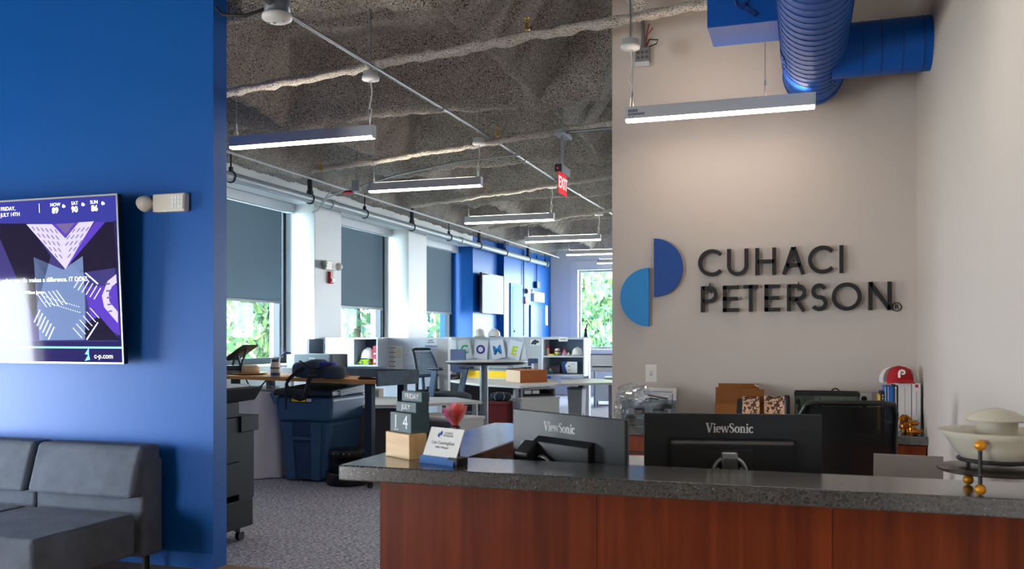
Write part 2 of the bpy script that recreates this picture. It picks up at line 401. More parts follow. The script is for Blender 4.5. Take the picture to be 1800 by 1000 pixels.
k = 0
for (px, d, h, r, mix, n, lab) in [
    (405, 15.5, 7.2, 1.5, (0, 0, 2, 1), 2400, 'yellow green leafy tree at the left edge of the nearest window'), (455, 17, 7.5, 1.7, (3, 3, 1, 2), 2600, 'bluish green leafy tree in the middle of the nearest window'),
    (520, 20, 8, 2.0, (3, 1, 2), 2400, 'leafy tree outside, behind the pier right of the nearest window'), (628, 19.5, 7.5, 1.8, (0, 3, 2), 2400, 'pale green leafy tree seen below the middle shade'),
    (700, 23, 8, 2, (1, 3), 1800, 'green leafy tree outside, behind the pier right of the middle window'), (770, 24, 8.5, 2.2, (1, 0, 3), 2400, 'green leafy tree seen below the third shade'), (960, 31, 9.5, 2.2, (1, 0, 3), 2600, 'broad green tree outside, hidden from view behind the far corner'), (1030, 30, 8.8, 1.9, (2, 0, 2, 1), 3000, 'pale thin-leaved tree at the left of the far window'), (1078, 29, 8.6, 1.9, (1, 3, 0), 3200, 'denser green tree at the right of the far window'), (1150, 30, 9.5, 2.2, (1, 0), 2400, 'broad green tree outside, hidden behind the sign wall')]:
    p = PT(px, 592, d); tree(p.x, p.y, h, r, lab, mix, n)
# ================================================================== CEILING SERVICES
def conduit(mb, pts, r, n=8): return mb.tube(pts, r, n)
def linear_light(x0, x1, y, zt, label, cx, cz, drop=True, sticker=False):
    """hung linear fixture: housing, diffuser, end caps, two hangers, canopy disc with cord"""
    t = thing('linear_pendant_light', label, 'pendant light', ((x0+x1)/2, y, zt-.093), group='hung linear office lights')
    zb = zt-.093; hw = .032
    MB().box(x0+.004, x1-.004, y-hw, y+hw, zb+.014, zt).build('housing', ALU, t, bevel=.003)
    d = MB().box(x0+.008, x1-.008, y-hw+.004, y+hw-.004, zb, zb+.014)
    d.box(x0+.06, x1-.06, y-hw+.012, y+hw-.012, zt, zt+.002)
    d.build('diffuser', LAMPW if sticker else LAMP, t)
    for xa in (x0, x1-.004): MB().box(xa, xa+.004, y-hw, y+hw, zb, zt).build('end_cap', ALU, t)
    for xa in (x0+.045, x1-.3 if sticker else x1-.045):
        m = MB(); m.tube([(xa, y, zt), (xa, y, ceil_z(xa, y)+.02 if y > 4.8 else 4.06)], .0022, 5); m.tube([(xa, y-.03, zt), (xa, y, zt+.075)], .0022, 5); m.tube([(xa, y+.03, zt), (xa, y, zt+.075)], .0022, 5)
        m.cyl((xa, y, zt+.07), (xa, y, zt+.10), .006, 8); m.build('hanger_cable', SILV, t)
    c = MB(); c.lathe([(0, cz+.03), (.035, cz+.03), (.055, cz+.03), (.055, cz-.005), (.064, cz-.01), (.062, cz-.03), (.02, cz-.036), (0, cz-.036)], (cx, y, 0), 20)
    c.build('canopy', mat('canopy_white', (222, 222, 222), .4), t)
    ex = x0+.03 if sticker else x1-.03
    m = MB(); m.tube([(cx, y, cz-.03), (cx+.012, y, cz-.12), (cx-.008, y, cz-.24), (ex+.012, y, (cz+zt)/2-.06), (ex, y, zt+.05), (ex-.004, y, zt)], .006, 6)
    m.build('power_cord', mat('cord_white', (215, 214, 210), .5), t)
    m = MB().tube([(cx, y+.002, cz+.03), (cx, y+.002, ceil_z(cx, y)+.02 if y > 4.8 else 4.06)], .006, 6); m.build('drop_rod', STEEL, t)
    if sticker:
        s = MB().box(x0+.02, x0+.085, y-hw-.001, y-hw, zb+.055, zb+.075).box(x0+.02, x0+.13, y-hw-.001, y-hw, zb+.035, zb+.05).box(x0+.025, x0+.035, y-hw-.001, y-hw, zb+.022, zb+.03).box(x0+.05, x0+.06, y-hw-.001, y-hw, zb+.022, zb+.03)
        s.build('label_sticker', mat('sticker_grey', (120, 126, 138), .7), t)
    return t
LY = 5.8
a, b = PY(1100, 191, LY), PY(1434, 170.5, LY)
linear_light(a.x, b.x, LY, 2.955, 'bright linear light hung below the blue duct, over the sign wall', PY(1108, 78, LY).x, PY(1108, 78, LY).z, sticker=True)
rows = [(5.82, 407, 658, 238, 'nearest linear light of the office row, beside the blue wall'), (8.1, 650, 847, 322, 'linear light second in the office row, over the grey junction box'),
        (10.75, 818, 974, 381, 'linear light third in the office row, below the exit sign'), (13.4, 924, 1056, 416, 'linear light fourth in the office row, above the wall screen'),
        (16.0, 996, 1078, 440, 'linear light fifth in the office row, before the far window')]
for (y, pa, pb, pz, lab) in rows:
    x0 = PY(pa, pz, y).x; x1 = PY(pb, pz, y).x if pb < 1075 else x0+1.22
    linear_light(x0, x1, y, PY(pa+8, pz, y).z if y > 6 else 2.985, lab, x1-.03, 3.345)
y = 18.6; x0 = PY(1050, 459, y).x; linear_light(x0, x0+1.22, y, PY(1050, 456, y).z, 'linear light farthest away, cut by the sign wall edge', x0+1.19, 3.345)
# unseen: a counter light, and fill lights added over the lobby and hidden office
for (xa, ya, lab) in ((-.85, 3.4, 'linear light over the reception counter, above the picture'), (-.85, .9, 'added fill light over the lobby, behind the counter light'), (-3.2, -1.4, 'added fill light over the lobby, farthest from the counter'), (1.2, 8.1, 'added fill light in the hidden office behind the sign wall'), (1.2, 13.4, 'added fill light deep in the hidden office behind the sign wall')):
    linear_light(xa, xa+1.22, ya, 2.985, lab, xa+1.19, 3.345)
# conduit carrying the office row
m = MB(); m.tube([(-2.93, y, 3.378+.01*math.sin(y)) for y in [3.2+.8*i for i in range(22)]], .013, 8)
for y in (7.0, 9.3, 11.7, 14.2): m.cyl((-2.93, y-.03, 3.378), (-2.93, y+.03, 3.378), .02, 8)
solo(m, 'electrical_conduit', STEEL, 'long straight grey conduit running under the foam ceiling past the canopies', 'conduit', (-2.93, 3.2, 3.37))
# foam covered sprinkler branch pipes
rnd = random.Random(3)
def foam_pipe(p0, p1, label, r=.034, n=60):
    p0 = Vector(p0); p1 = Vector(p1); m = MB()
    pts = [p0.lerp(p1, i/n)+Vector((0, rnd.uniform(-.006, .006), rnd.uniform(-.008, .008)+.004*math.sin(i*.35))) for i in range(n+1)]
    m.tube(pts, [r*rnd.uniform(.75, 1.25) for _ in pts], 9)
    return solo(m, 'sprinkler_branch_pipe', FOAML, label, 'pipe', p0, group='foam covered pipes')
for (y, q0, q1, lab) in [(5.88, (396, 164), (1246, 6), 'nearest foam covered pipe, running from the blue wall past the sign wall'), (8.2, (548, 301), (1090, 214), 'second foam covered pipe across the ceiling, behind the hanging exit sign'),
                         (10.7, (724, 363), (1090, 308), 'third foam covered pipe across the ceiling, ending above the third shade'), (13.2, (860, 402), (1090, 367), 'farthest foam covered pipe across the office ceiling')]:
    foam_pipe(PY(*q0, y), PY(*q1, y), lab, .034 if y < 6 else .03)
m = MB(); c = PY(1122, 0, 5.97)
m.lathe([(.0, -.17), (.03, -.15), (.045, -.09), (.10, .02), (.16, .12), (.2, .32), (.2, .62), (0, .62)], (c.x, c.y+.02, c.z+.02), 18, 1, .5)
for i, v in enumerate(m.v): m.v[i] = v+Vector((.02*noise.noise(v*9), .02*noise.noise(v*9+Vector((3, 3, 3))), .02*noise.noise(v*7)))
solo(m, 'pipe_hanger', FOAML, 'foam caked pipe hanger tapering down to the nearest pipe at the sign wall', 'hanger', (c.x, c.y, c.z))
for (px, py, y, lab) in [(928, 46, 5.9, 'small brass sprinkler head on the nearest foam covered pipe'), (876, 234, 8.2, 'small brass sprinkler head beside the second canopy'), (855, 331, 10.7, 'small brass sprinkler head on the third foam covered pipe'), (566, 295, 8.2, 'small brass sprinkler head at the window end of the second pipe')]:
    p = PY(px, py, y); m = MB(); m.cyl((p.x, y-.03, p.z-.03), (p.x, y-.03, p.z+.012), .011, 8); m.lathe([(0, -.035), (.024, -.035), (.024, -.03), (0, -.03)], (p.x, y-.03, p.z), 10)
    m.tube([(p.x-.015, y-.03, p.z+.01), (p.x-.02, y-.03, p.z+.03), (p.x, y-.03, p.z+.045), (p.x+.02, y-.03, p.z+.03), (p.x+.015, y-.03, p.z+.01)], .004, 5)
    m.lathe([(0, .045), (.02, .045), (.02, .05), (0, .05)], (p.x, y-.03, p.z), 10)
    solo(m, 'fire_sprinkler', BRASS, lab, 'sprinkler', (p.x, y-.03, p.z), group='brass sprinkler heads')
# sprinkler main along the windows with its hangers
XPm, ZP = -6.06, 3.225
t = thing('sprinkler_main', 'thick pale grey pipe hung along the top of the window wall', 'pipe', (XPm, 5, ZP))
m = MB(); m.tube([(XPm, y, ZP) for y in (4.9, 9, 13, 17, 20.9)], .056, 16); m.cyl((XPm, 20.9, ZP), (XPm, 20.98, ZP), .07, 16)
for y in (10.6, 15.3, 19.5): m.cyl((XPm, y-.05, ZP), (XPm, y+.05, ZP), .066, 16)
m.build('pipe_run', PIPEG, t)
for px, big in ((406, 0), (545, 1), (641, 0), (724, 1), (789, 0), (842, 1), (888, 0), (928, 1), (958, 0)):
    y = PX(px, 400, XPm).y; m = MB(); m.torus((XPm, y, ZP), .063, .009, 18, 6, Matrix.Rotation(PI/2, 3, 'X'))
    if big: m.cyl((XPm, y, ZP+.06), (XPm, y, ceil_z(XPm, y)+.03), .034, 10); m.cyl((XPm, y, ZP+.05), (XPm, y, ZP+.1), .045, 10)
    else: m.cyl((XPm, y, ZP+.06), (XPm, y, ceil_z(XPm, y)+.03), .010, 8); m.box(XPm-.02, XPm+.02, y-.015, y+.015, ZP+.055, ZP+.11)
    m.build('pipe_hanger', CHAR, t)
y0 = PX(403, 275, -5.55)
m = MB(); m.tube([(-5.55, 5.2, 3.32), (-5.55, 9, 3.32), (-5.6, 12, 3.33), (-5.6, 17, 3.34), (-5.62, 20.5, 3.34)], .013, 8)
solo(m, 'electrical_conduit', LGREY, 'thin pale conduit above the window pipe, along the foam edge', 'conduit', (-5.55, 5.2, 3.32))
p = PY(627, 326, 9.6)
t = thing('junction_box', 'grey junction box under the ceiling with cables and a red connector', 'junction box', p)
MB().box(p.x-.05, p.x+.05, p.y-.04, p.y+.04, p.z-.07, p.z+.06).build('box', MGREY, t, bevel=.006)
m = MB(); m.tube([(p.x+.05, p.y, p.z-.01), (p.x+.6, p.y-.2, p.z+.05), (p.x+1.5, p.y-.5, p.z+.10), (p.x+2.3, p.y-.7, p.z+.09)], .012, 7); m.tube([(p.x, p.y, p.z+.06), (p.x, p.y, ceil_z(p.x, p.y)+.02)], .008, 6); m.build('conduit', STEEL, t)
q = PY(612, 338, 9.6); m = MB(); m.tube([(p.x-.05, p.y, p.z-.04), (q.x+.04, q.y, q.z), (q.x-.08, q.y, q.z+.02), (q.x-.3, q.y+.02, q.z-.05), (q.x-.42, q.y, q.z-.2), (q.x-.5, q.y, q.z-.22)], .008, 6)
m.tube([(p.x-.05, p.y, p.z-.05), (q.x, q.y, q.z+.02), (q.x-.2, q.y-.04, q.z+.03), (q.x-.36, q.y-.03, q.z-.12)], .006, 6); m.build('cable', LGREY, t)
MB().tube([(q.x-.07, q.y, q.z-.01), (q.x-.03, q.y, q.z), (q.x+.07, q.y, q.z)], [.012, .026, .02], 8).build('red_connector', RED, t)
# ceiling sensor on the conduit, close to the camera
p = Vector((-2.93, 4.5, 3.3))
t = thing('occupancy_sensor', 'round white ceiling sensor on a grey box, at the top beside the blue wall', 'sensor', p)
MB().lathe([(0, .13), (.07, .13), (.074, .12), (.074, .02), (0, .02)], p, 24).build('junction_can', mat('can_grey', (96, 104, 112), .45, .4), t)
MB().lathe([(0, .03), (.082, .03), (.088, .015), (.084, 0), (.06, -.014), (.03, -.02), (0, -.022)], p, 28).build('sensor_cover', mat('sensor_white', (226, 226, 224), .35), t)
MB().lathe([(0, -.027), (.008, -.026), (.012, -.02), (0, -.018)], p+Vector((-.01, -.01, 0)), 12).lathe([(0, -.018), (.01, -.018), (.01, -.012), (0, -.012)], p+Vector((.04, 0, 0)), 10).lathe([(0, -.018), (.01, -.018), (.01, -.012), (0, -.012)], p+Vector((-.05, -.01, 0)), 10).build('lens', MGREY, t)
m = MB().tube([(-2.93-.075, 4.5, 3.37), (-3.12, 4.46, 3.33), (-3.3, 4.5, 3.37), (-3.42, 4.6, 3.46)], .010, 6); m.build('cable', MATTE, t)
# exit sign hung edge-on
XE = -2.19
e0, e1 = 7.97, 8.27
t = thing('exit_sign', 'red edge-lit exit sign hanging from two rods under the ceiling', 'exit sign', (XE, (e0+e1)/2, 2.8))
MB().box(XE-.05, XE+.05, e0-.02, e1+.02, 3.335, 3.375).build('mounting_box', MGREY, t, bevel=.005)
for yy in (8.09, 8.13): MB().cyl((XE, yy, 3.05), (XE, yy, 3.34), .009, 8).build('rod', SILV, t)
MB().cyl((XE, 8.11, 3.37), (XE, 8.11, ceil_z(XE, 8.11)+.02), .007, 8).build('drop_rod', STEEL, t)
MB().box(XE-.035, XE+.03, e0, e1, 2.985, 3.055).build('housing', mat('housing_black', (24, 25, 28), .4), t, bevel=.004)
MB().box(XE+.03, XE+.036, e0+.005, e1, 2.975, 3.05).build('side_cover', MGREY, t)
MB().box(XE-.012, XE-.002, e0-.002, e0, 3.01, 3.022).build('indicator_lamp', REDG, t)
MB().box(XE-.004, XE+.004, e0+.005, e1-.005, 2.79, 2.985).build('panel', mat('exit_panel', (216, 18, 38), .25, emit=.55), t)
MB().text('EXIT', (XE+.004, (e0+e1)/2, 2.89), (0, 1, 0), (0, 0, 1), .15, .002, bold=.02).build('lettering', mat('exit_letter', (255, 196, 196), .4, emit=.6), t)
m = MB().tube([(XE+.05, e0+.1, 3.36), (XE+.6, e0+.1, 3.37), (XE+1.0, e0+.1, 3.38)], .014, 8)
m.build('conduit', STEEL, t)
# ================================================================== SIGN WALL: electrical box, duct, sign, switch
c = PY(1130, 97, YW-.03)
t = thing('junction_box', 'open metal junction box with knockouts and loose wires, high on the sign wall', 'junction box', (c.x, YW, c.z))
m = MB().box(c.x-.05, c.x+.05, YW-.05, YW-.001, c.z-.05, c.z+.05); m.build('box', STEEL, t, bevel=.004)
m = MB()
for i in range(3):
    for j in range(2): m.cyl((c.x-.03+.03*i, YW-.053, c.z-.02+.035*j), (c.x-.03+.03*i, YW-.05, c.z-.02+.035*j), .011, 10)
m.build('knockout', DGREY, t)
MB().box(c.x-.05, c.x+.05, YW-.055, YW-.05, c.z-.085, c.z-.052).build('cover', LGREY, t)
MB().tube([(c.x, YW-.03, c.z+.05), (c.x+.004, YW-.03, c.z+.15), (c.x, YW-.03, c.z+.26), (c.x-.02, YW-.03, 3.75), (c.x-.02, YW-.03, 4.1)], .014, 8).build('conduit', STEEL, t)
m = MB(); m.tube([(c.x+.02, YW-.03, c.z+.05), (c.x+.05, YW-.05, c.z+.10), (c.x+.11, YW-.05, c.z+.09), (c.x+.10, YW-.05, c.z+.065), (c.x+.04, YW-.04, c.z+.05)], .0045, 6); m.build('wire', MATTE, t)
m = MB(); m.tube([(c.x+.02, YW-.03, c.z+.05), (c.x+.03, YW-.05, c.z+.14), (c.x+.05, YW-.05, c.z+.21)], .004, 6); m.tube([(c.x+.02, YW-.03, c.z+.05), (c.x+.035, YW-.055, c.z+.13), (c.x+.075, YW-.05, c.z+.18)], .004, 6); m.build('wire', mat('wire_red', (150, 50, 40), .5), t)
t = thing('air_duct', 'large blue spiral duct with a round branch into the side wall and a square box', 'duct', (.034, 3.5, 3.16))
DX, DZ, DR = .034, 3.165, .187
MB().lathe([(DR, 0), (DR, 4.0), (DR*.985, 4.02), (0, 4.02)], (0, 0, 0), 40).rot(Matrix.Translation((DX, 2.2, DZ)) @ Matrix.Rotation(-PI/2, 4, 'X')).build('spiral_pipe', DUCT, t)
# spiral seams: a raised helical lock seam
m = MB(); turns = 42; ns = 24
pts = [(DX+(DR+.0015)*math.cos(2*PI*i/ns), 2.2+3.75*i/(turns*ns), DZ+(DR+.0015)*math.sin(2*PI*i/ns)) for i in range(turns*ns+1)]
m.tube(pts, .0028, 4, up=(0, 1, 0)); m.torus((DX, 6.12, DZ), DR+.002, .004, 32, 6, Matrix.Rotation(PI/2, 3, 'X')); m.build('spiral_seam', DUCTD, t)
BY, BZ, BR = 5.6, 3.135, .155
m = MB(); m.cyl((DX+.1, BY, BZ), (XR-.002, BY, BZ), BR, 36); m.build('branch_pipe', DUCT, t)
m = MB()
for xx in (.30, .40, .51, .62): m.torus((xx, BY, BZ), BR+.001, .003, 30, 5, Matrix.Rotation(PI/2, 3, 'Y'))
m.build('branch_seam', DUCTD, t)
m = MB()
m.grid(lambda u, v: (DX+(DR+.006)*math.cos(PI+.05+u*.55), 5.42+.22*v, DZ+(DR+.006)*math.sin(PI+.05+u*.55)), 8, 2); m.build('collar_flange', DUCT, t)
m = MB()
m.grid(lambda u, v: (DX+(DR+.006)*math.cos(2*PI-.95+u*.75), 5.70+.22*v, DZ+(DR+.006)*math.sin(2*PI-.95+u*.75)), 8, 2); m.build('collar_flange', DUCT, t)
m = MB()
for yy in (5.44, 5.53, 5.62):
    a = PI+.52; m.sell((DX+(DR+.007)*math.cos(a), yy, DZ+(DR+.007)*math.sin(a)), .006, .006, .006, n=8, m=6)
for yy in (5.72, 5.81, 5.9):
    a = 2*PI-.88; m.sell((DX+(DR+.007)*math.cos(a), yy, DZ+(DR+.007)*math.sin(a)), .006, .006, .006, n=8, m=6)
m.build('screw', DUCTD, t, kind='stuff')
bx0 = PY(1243, 49, 5.2)
MB().box(bx0.x, DX-.1, 5.2, 5.56, bx0.z, bx0.z+.42).build('square_box', DUCT, t, bevel=.004)
h0, h1 = PY(1305, 10, 5.18), PY(1328, 26, 5.18)
m = MB(); m.bar(h0, h1, .02, .018, (0, 1, 0)); m.cyl((h0.x, 5.2, h0.z), (h0.x, 5.165, h0.z), .016, 10); m.cyl((h1.x-.03, 5.18, h1.z+.02), (h1.x-.03, 5.16, h1.z+.02), .007, 8)
m.tube([(h0.x-.05, 5.185, h0.z+.06), (h0.x-.03, 5.185, h0.z), (h0.x, 5.185, h0.z-.01), (h0.x+.05, 5.185, h0.z+.06)], .008, 6)
m.build('damper_lever', DUCTD, t)
# sign letters: strokes of constant width
SB = mat('sign_black', (24, 25, 28), .5)
t = thing('wall_sign', 'company sign of raised black letters and two blue half discs on the wall', 'sign', (-.4, YW, 1.9))
sy0, sy1 = YW-.042, YW-.012
def spx(cx, cy): return PY(1060+cx/3.1034, 380+cy/3.1034, sy0)
def stroke(mb, pts, wd, closed=False):
    P = [Vector((p[0], p[1])) for p in pts]; n = len(P); l = []; r = []
    for i in range(n):
        if closed: d0 = (P[i]-P[i-1]).normalized(); d1 = (P[(i+1) % n]-P[i]).normalized()
        else:
            d0 = (P[i]-P[i-1]).normalized() if i else (P[1]-P[0]).normalized(); d1 = (P[i+1]-P[i]).normalized() if i < n-1 else d0
        tn = (d0+d1).normalized(); nn = Vector((-tn.y, tn.x)); k = wd/2/max(.35, nn.dot(Vector((-d0.y, d0.x))))
        l.append(P[i]+nn*k); r.append(P[i]-nn*k)
    for i in range(n if closed else n-1):
        j = (i+1) % n
        q = [r[i], r[j], l[j], l[i]]
        mb.add([(p.x, sy0, p.y) for p in q]+[(p.x, sy1, p.y) for p in q], [(0, 1, 2, 3), (7, 6, 5, 4), (0, 4, 5, 1), (2, 6, 7, 3)]+([] if closed else ([(0, 3, 7, 4)] if i == 0 else [])+([(1, 5, 6, 2)] if i == n-2 else [])))
def arc(cx, cy, rx, ry, a0, a1, n=22): return [(cx+rx*math.cos(R(a0+(a1-a0)*i/n)), cy+ry*math.sin(R(a0+(a1-a0)*i/n))) for i in range(n+1)]
def letter(ch, x0, x1, y0, y1, wd=.0255):
    a = spx(x0, (y0+y1)/2).x; b = spx(x1, (y0+y1)/2).x; zt = spx((x0+x1)/2, y0).z; zb = spx((x0+x1)/2, y1).z
    m = MB(); h = wd/2; l, r, tt, bb = a+h, b-h, zt-h, zb+h; mx = (a+b)/2; mz = (zt+zb)/2; rz = (zt-zb)/2-h
    S = lambda p, closed=False: stroke(m, p, wd, closed)
    if ch == 'C': rr = (zt-zb)/2-h; cx = a+h+rr; S(arc(cx, mz, rr, rr, 42, 318, 28))
    elif ch == 'U': rr = (r-l)/2; S([(l, zt)]+arc(mx, zb+h+rr, rr, rr, 180, 360, 18)+[(r, zt)])
    elif ch == 'H': S([(l, zt), (l, zb)]); S([(r, zt), (r, zb)]); S([(l, mz), (r, mz)])
    elif ch == 'A':
        S([(a+h, zb), (mx-.002, zt)]); S([(b-h, zb), (mx+.002, zt)]); zz = zb+(zt-zb)*.34; S([(a+(b-a)*.2, zz), (b-(b-a)*.2, zz)])
    elif ch == 'I': S([(mx, zt), (mx, zb)])
    elif ch in 'PR':
        S([(l, zt), (l, zb)]); hb = (zt-zb)*(.62 if ch == 'P' else .58); rr = (hb-wd)/2+h*.2; ex = r-rr
        S([(l, tt), (ex, tt)]+arc(ex, tt-rr, rr, rr, 90, -90, 16)+[(l, tt-2*rr)])
        if ch == 'R': S([(l+(r-l)*.42, tt-2*rr), (b-h*1.1, zb)])
    elif ch == 'E': S([(l, zt), (l, zb)]); S([(a, tt), (b, tt)]); S([(a, mz), (b-.005, mz)]); S([(a, bb), (b, bb)])
    elif ch == 'T': S([(a, tt), (b, tt)]); S([(mx, zt), (mx, zb)])
    elif ch == 'S':
        r1 = (zt-zb)*.25-h*.3; r1 = ((zt-zb)-wd)/4; rx = (r-l)/2
        S(arc(mx, tt-r1, rx*.92, r1, 25, 270, 20)[:-1]+arc(mx, bb+r1, rx, r1, 90, -150, 20))
    elif ch == 'O': S(arc(mx, mz, rz, rz, 0, 360, 40)[:-1], True)
    elif ch == 'N': S([(l, zb), (l, zt)]); S([(r, zb), (r, zt)]); S([(l, tt+h*.6), (r, bb-h*.6)])
    m.build('letter', SB, t)
for a in [('C', 518, 647, 180, 328), ('U', 676, 792, 177, 325), ('H', 830, 944, 172, 320), ('A', 975, 1103, 168, 317), ('C', 1118, 1256, 160, 313), ('I', 1290, 1312, 158, 310),
          ('P', 533, 625, 381, 524), ('E', 653, 740, 378, 522), ('T', 765, 846, 374, 521), ('E', 880, 966, 372, 520), ('R', 1003, 1110, 370, 518), ('S', 1133, 1226, 366, 517), ('O', 1248, 1412, 361, 515), ('N', 1448, 1576, 357, 512)]: letter(*a)
q = spx(1606, 494); m = MB().torus((q.x, sy1+.006, q.z), .027, .003, 24, 6, Matrix.Rotation(PI/2, 3, 'X')); m.text('R', (q.x, sy1+.004, q.z), (1, 0, 0), (0, 0, 1), .042, .004, bold=.012); m.build('registered_mark', SB, t)
a = spx(277, 122); b = spx(277, 440); rr = (a.z-b.z)/2
MB().prism(arc(a.x, (a.z+b.z)/2, rr*.985, rr, -90, 90, 30), 'y', sy0, sy1).build('half_disc', mat('sign_blue', (10, 70, 150), .45), t)['label'] = 'dark blue half disc'
a = spx(249, 281); b = spx(249, 601); rr = (a.z-b.z)/2
MB().prism(arc(a.x, (a.z+b.z)/2, rr*.985, rr, 90, 270, 30), 'y', sy0, sy1).build('half_disc', mat('sign_light_blue', (20, 140, 214), .45), t)['label'] = 'light blue half disc'
m = MB()
for (x, z) in [(spx(340, 250).x, spx(340, 250).z), (spx(190, 450).x, spx(190, 450).z)]: m.cyl((x, sy1, z), (x, YW, z), .02, 8)
for px, py in [(520, 250), (680, 200), (835, 250), (1040, 240), (1125, 240), (1300, 230), (545, 450), (660, 450), (806, 450), (890, 450), (1012, 450), (1180, 440), (1256, 440), (1458, 440)]:
    q = spx(px+3, py); m.cyl((q.x, sy1, q.z), (q.x, YW, q.z), .006, 6)
m.build('stand_off', SB, t, kind='stuff')
p = PY(1145, 656, YW)
t = thing('light_switch', 'white light switch plate on the wall below the light blue half disc', 'switch', (p.x, YW, p.z))
MB().box(p.x-.04, p.x+.04, YW-.007, YW, p.z-.063, p.z+.063).build('plate', mat('switch_white', (236, 232, 224), .35), t, bevel=.004)
MB().box(p.x-.011, p.x+.011, YW-.009, YW-.006, p.z-.018, p.z+.018).build('toggle_slot', LGREY, t)
MB().hexa([(p.x-.006, YW-.006, p.z-.008), (p.x+.006, YW-.006, p.z-.008), (p.x+.006, YW-.006, p.z+.006), (p.x-.006, YW-.006, p.z+.006)], [(p.x-.005, YW-.02, p.z+.002), (p.x+.005, YW-.02, p.z+.002), (p.x+.005, YW-.02, p.z+.012), (p.x-.005, YW-.02, p.z+.012)]).build('toggle', PAPER, t)
# ================================================================== BLUE WALL: television and emergency light
scr = mat('screen_navy', (24, 22, 66), .05, emit=.9, spec=.3)
S_ = lambda n, c, e: mat(n, c, .05, emit=e*1.2, spec=.3)
ang = math.atan2(.06, 1.072)
TB = PY(219, 640, 4.60)
TVW, TVH = 1.90, 1.074
t = thing('television', 'large wall mounted screen showing a city plaza and the weather', 'television', (TB.x-TVW/2, 4.60, TB.z), (ang, 0, 0))
MB().box(-TVW/2, TVW/2, 0, .035, 0, TVH).build('casing', mat('tv_black', (14, 14, 17), .3), t, bevel=.004, world=False)
m = MB(); e = .011
m.box(-TVW/2, TVW/2, -.006, 0, 0, e).box(-TVW/2, TVW/2, -.006, 0, TVH-e, TVH).box(-TVW/2, -TVW/2+e, -.006, 0, e, TVH-e).box(TVW/2-e, TVW/2, -.006, 0, e, TVH-e); m.build('bezel', SILV, t, world=False)
MB().box(-TVW/2+e, TVW/2-e, -.003, 0, e, TVH-e).build('screen', scr, t, world=False)
MB().box(-.35, .35, .035, .06, .3, .8).box(-.3, .3, .06, .10, .35, .5).box(-.3, .3, .06, .13, .62, .76).build('wall_bracket', MATTE, t, world=False)
TM = XF[t]
def tp(px, py):      # pixel on the screen plane -> screen coordinates (x, z), met on the tilted plane
    d = TM.to_3x3() @ ray(px, py); o = TM @ Vector((0, 0, H)); k = -o.y/d.y; q = o+d*k; return (q.x, q.z)
yy = -.0034
def spoly(m, pts, lay=0): m.poly([(tp(*p)[0], yy-.0002*lay, tp(*p)[1]) for p in pts])
XL = -TVW/2+e+.002; ZT = TVH-e-.002; ZBt = e+.002
m = MB(); mats = [S_('scr_band', (38, 40, 110), .8), S_('scr_floor', (46, 42, 92), .6), S_('scr_tower', (168, 160, 214), .6), S_('scr_purple', (66, 44, 140), .7), S_('scr_dark', (22, 18, 40), .5), S_('scr_stripe', (176, 186, 232), .8), S_('scr_cyan', (110, 190, 240), .9), S_('scr_plaza', (88, 104, 140), .6), S_('scr_win', (92, 80, 120), .5)]
b0 = tp(205, 388); c0 = tp(216, 600)
m.mi(0).poly([(XL, yy, b0[1]), (TVW/2-e-.002, yy, b0[1]), (TVW/2-e-.002, yy, ZT), (XL, yy, ZT)])
m.mi(1).poly([(XL, yy, c0[1]), (TVW/2-e-.03, yy, c0[1]), (TVW/2-e-.03, yy, b0[1]), (XL, yy, b0[1])])
def P(k, lay, *pts): m.mi(k); spoly(m, list(reversed(pts)), lay)
P(4, 1, (1, 393), (50, 393), (90, 450), (60, 560), (1, 420)); P(4, 1, (150, 393), (200, 390), (207, 470), (140, 480), (116, 450)); P(3, 2, (140, 430), (168, 390), (186, 390), (118, 470))
P(7, 1, (60, 452), (112, 474), (146, 450), (150, 520), (152, 597), (70, 598)); P(3, 1, (150, 505), (206, 500), (212, 590), (160, 560)); P(4, 2, (150, 570), (175, 555), (212, 598), (150, 598))
P(2, 2, (47, 394), (93, 394), (116, 416), (138, 391), (166, 389), (116, 473))
P(3, 3, (92, 394), (139, 391), (116, 419)); P(8, 4, (99, 394), (132, 392), (116, 412))
for k in range(6):
    for j in range(5):
        x = 56+k*8+j*2; y = 398+j*11+k*1
        if x < 112 and y < 394+(x-47)*1.08: P(8, 3, (x, y), (x+2, y), (x+7, y+7), (x+5, y+7))
        x2 = 176-(k*8+j*2)-10; 
        if x2 > 120 and y < 394+(166-x2)*1.5: P(8, 3, (x2-2, y), (x2, y), (x2-5, y+7), (x2-7, y+7))
for k in range(6):
    P(5, 3, (64+k*7, 515-k*1), (66+k*7, 515-k*1), (84+k*7, 540-k), (82+k*7, 540-k)); P(5, 3, (130+k*7, 506+k*4), (132+k*7, 506+k*4), (150-6+k*7, 486+k*4), (150-8+k*7, 486+k*4))
    P(5, 3, (60+k*5, 566+k*6), (62+k*5, 567+k*6), (72+k*5, 545+k*6), (70+k*5, 544+k*6)); P(5, 3, (128+k*6, 576-k*7), (130+k*6, 576-k*7), (146+k*6, 594-k*7), (144+k*6, 594-k*7))
for k in range(16): P(5, 3, (78+k*4, 520+k*1.2), (80+k*4, 520.4+k*1.2), (80+k*4, 522+k*1.2), (78+k*4, 521.6+k*1.2)); P(5, 3, (80+k*4, 530+k*1.2), (82+k*4, 530.4+k*1.2), (82+k*4, 532+k*1.2), (80+k*4, 531.6+k*1.2))
P(2, 3, (205, 482), (190, 494), (180, 520), (184, 540), (208, 568), (208, 548), (193, 530), (192, 515), (198, 503), (206, 497))
for k in range(5): P(8, 4, (186+k*1.2, 498+k*12), (194+k*1.0, 497+k*12), (194+k, 500+k*12), (186+k*1.2, 501+k*12))
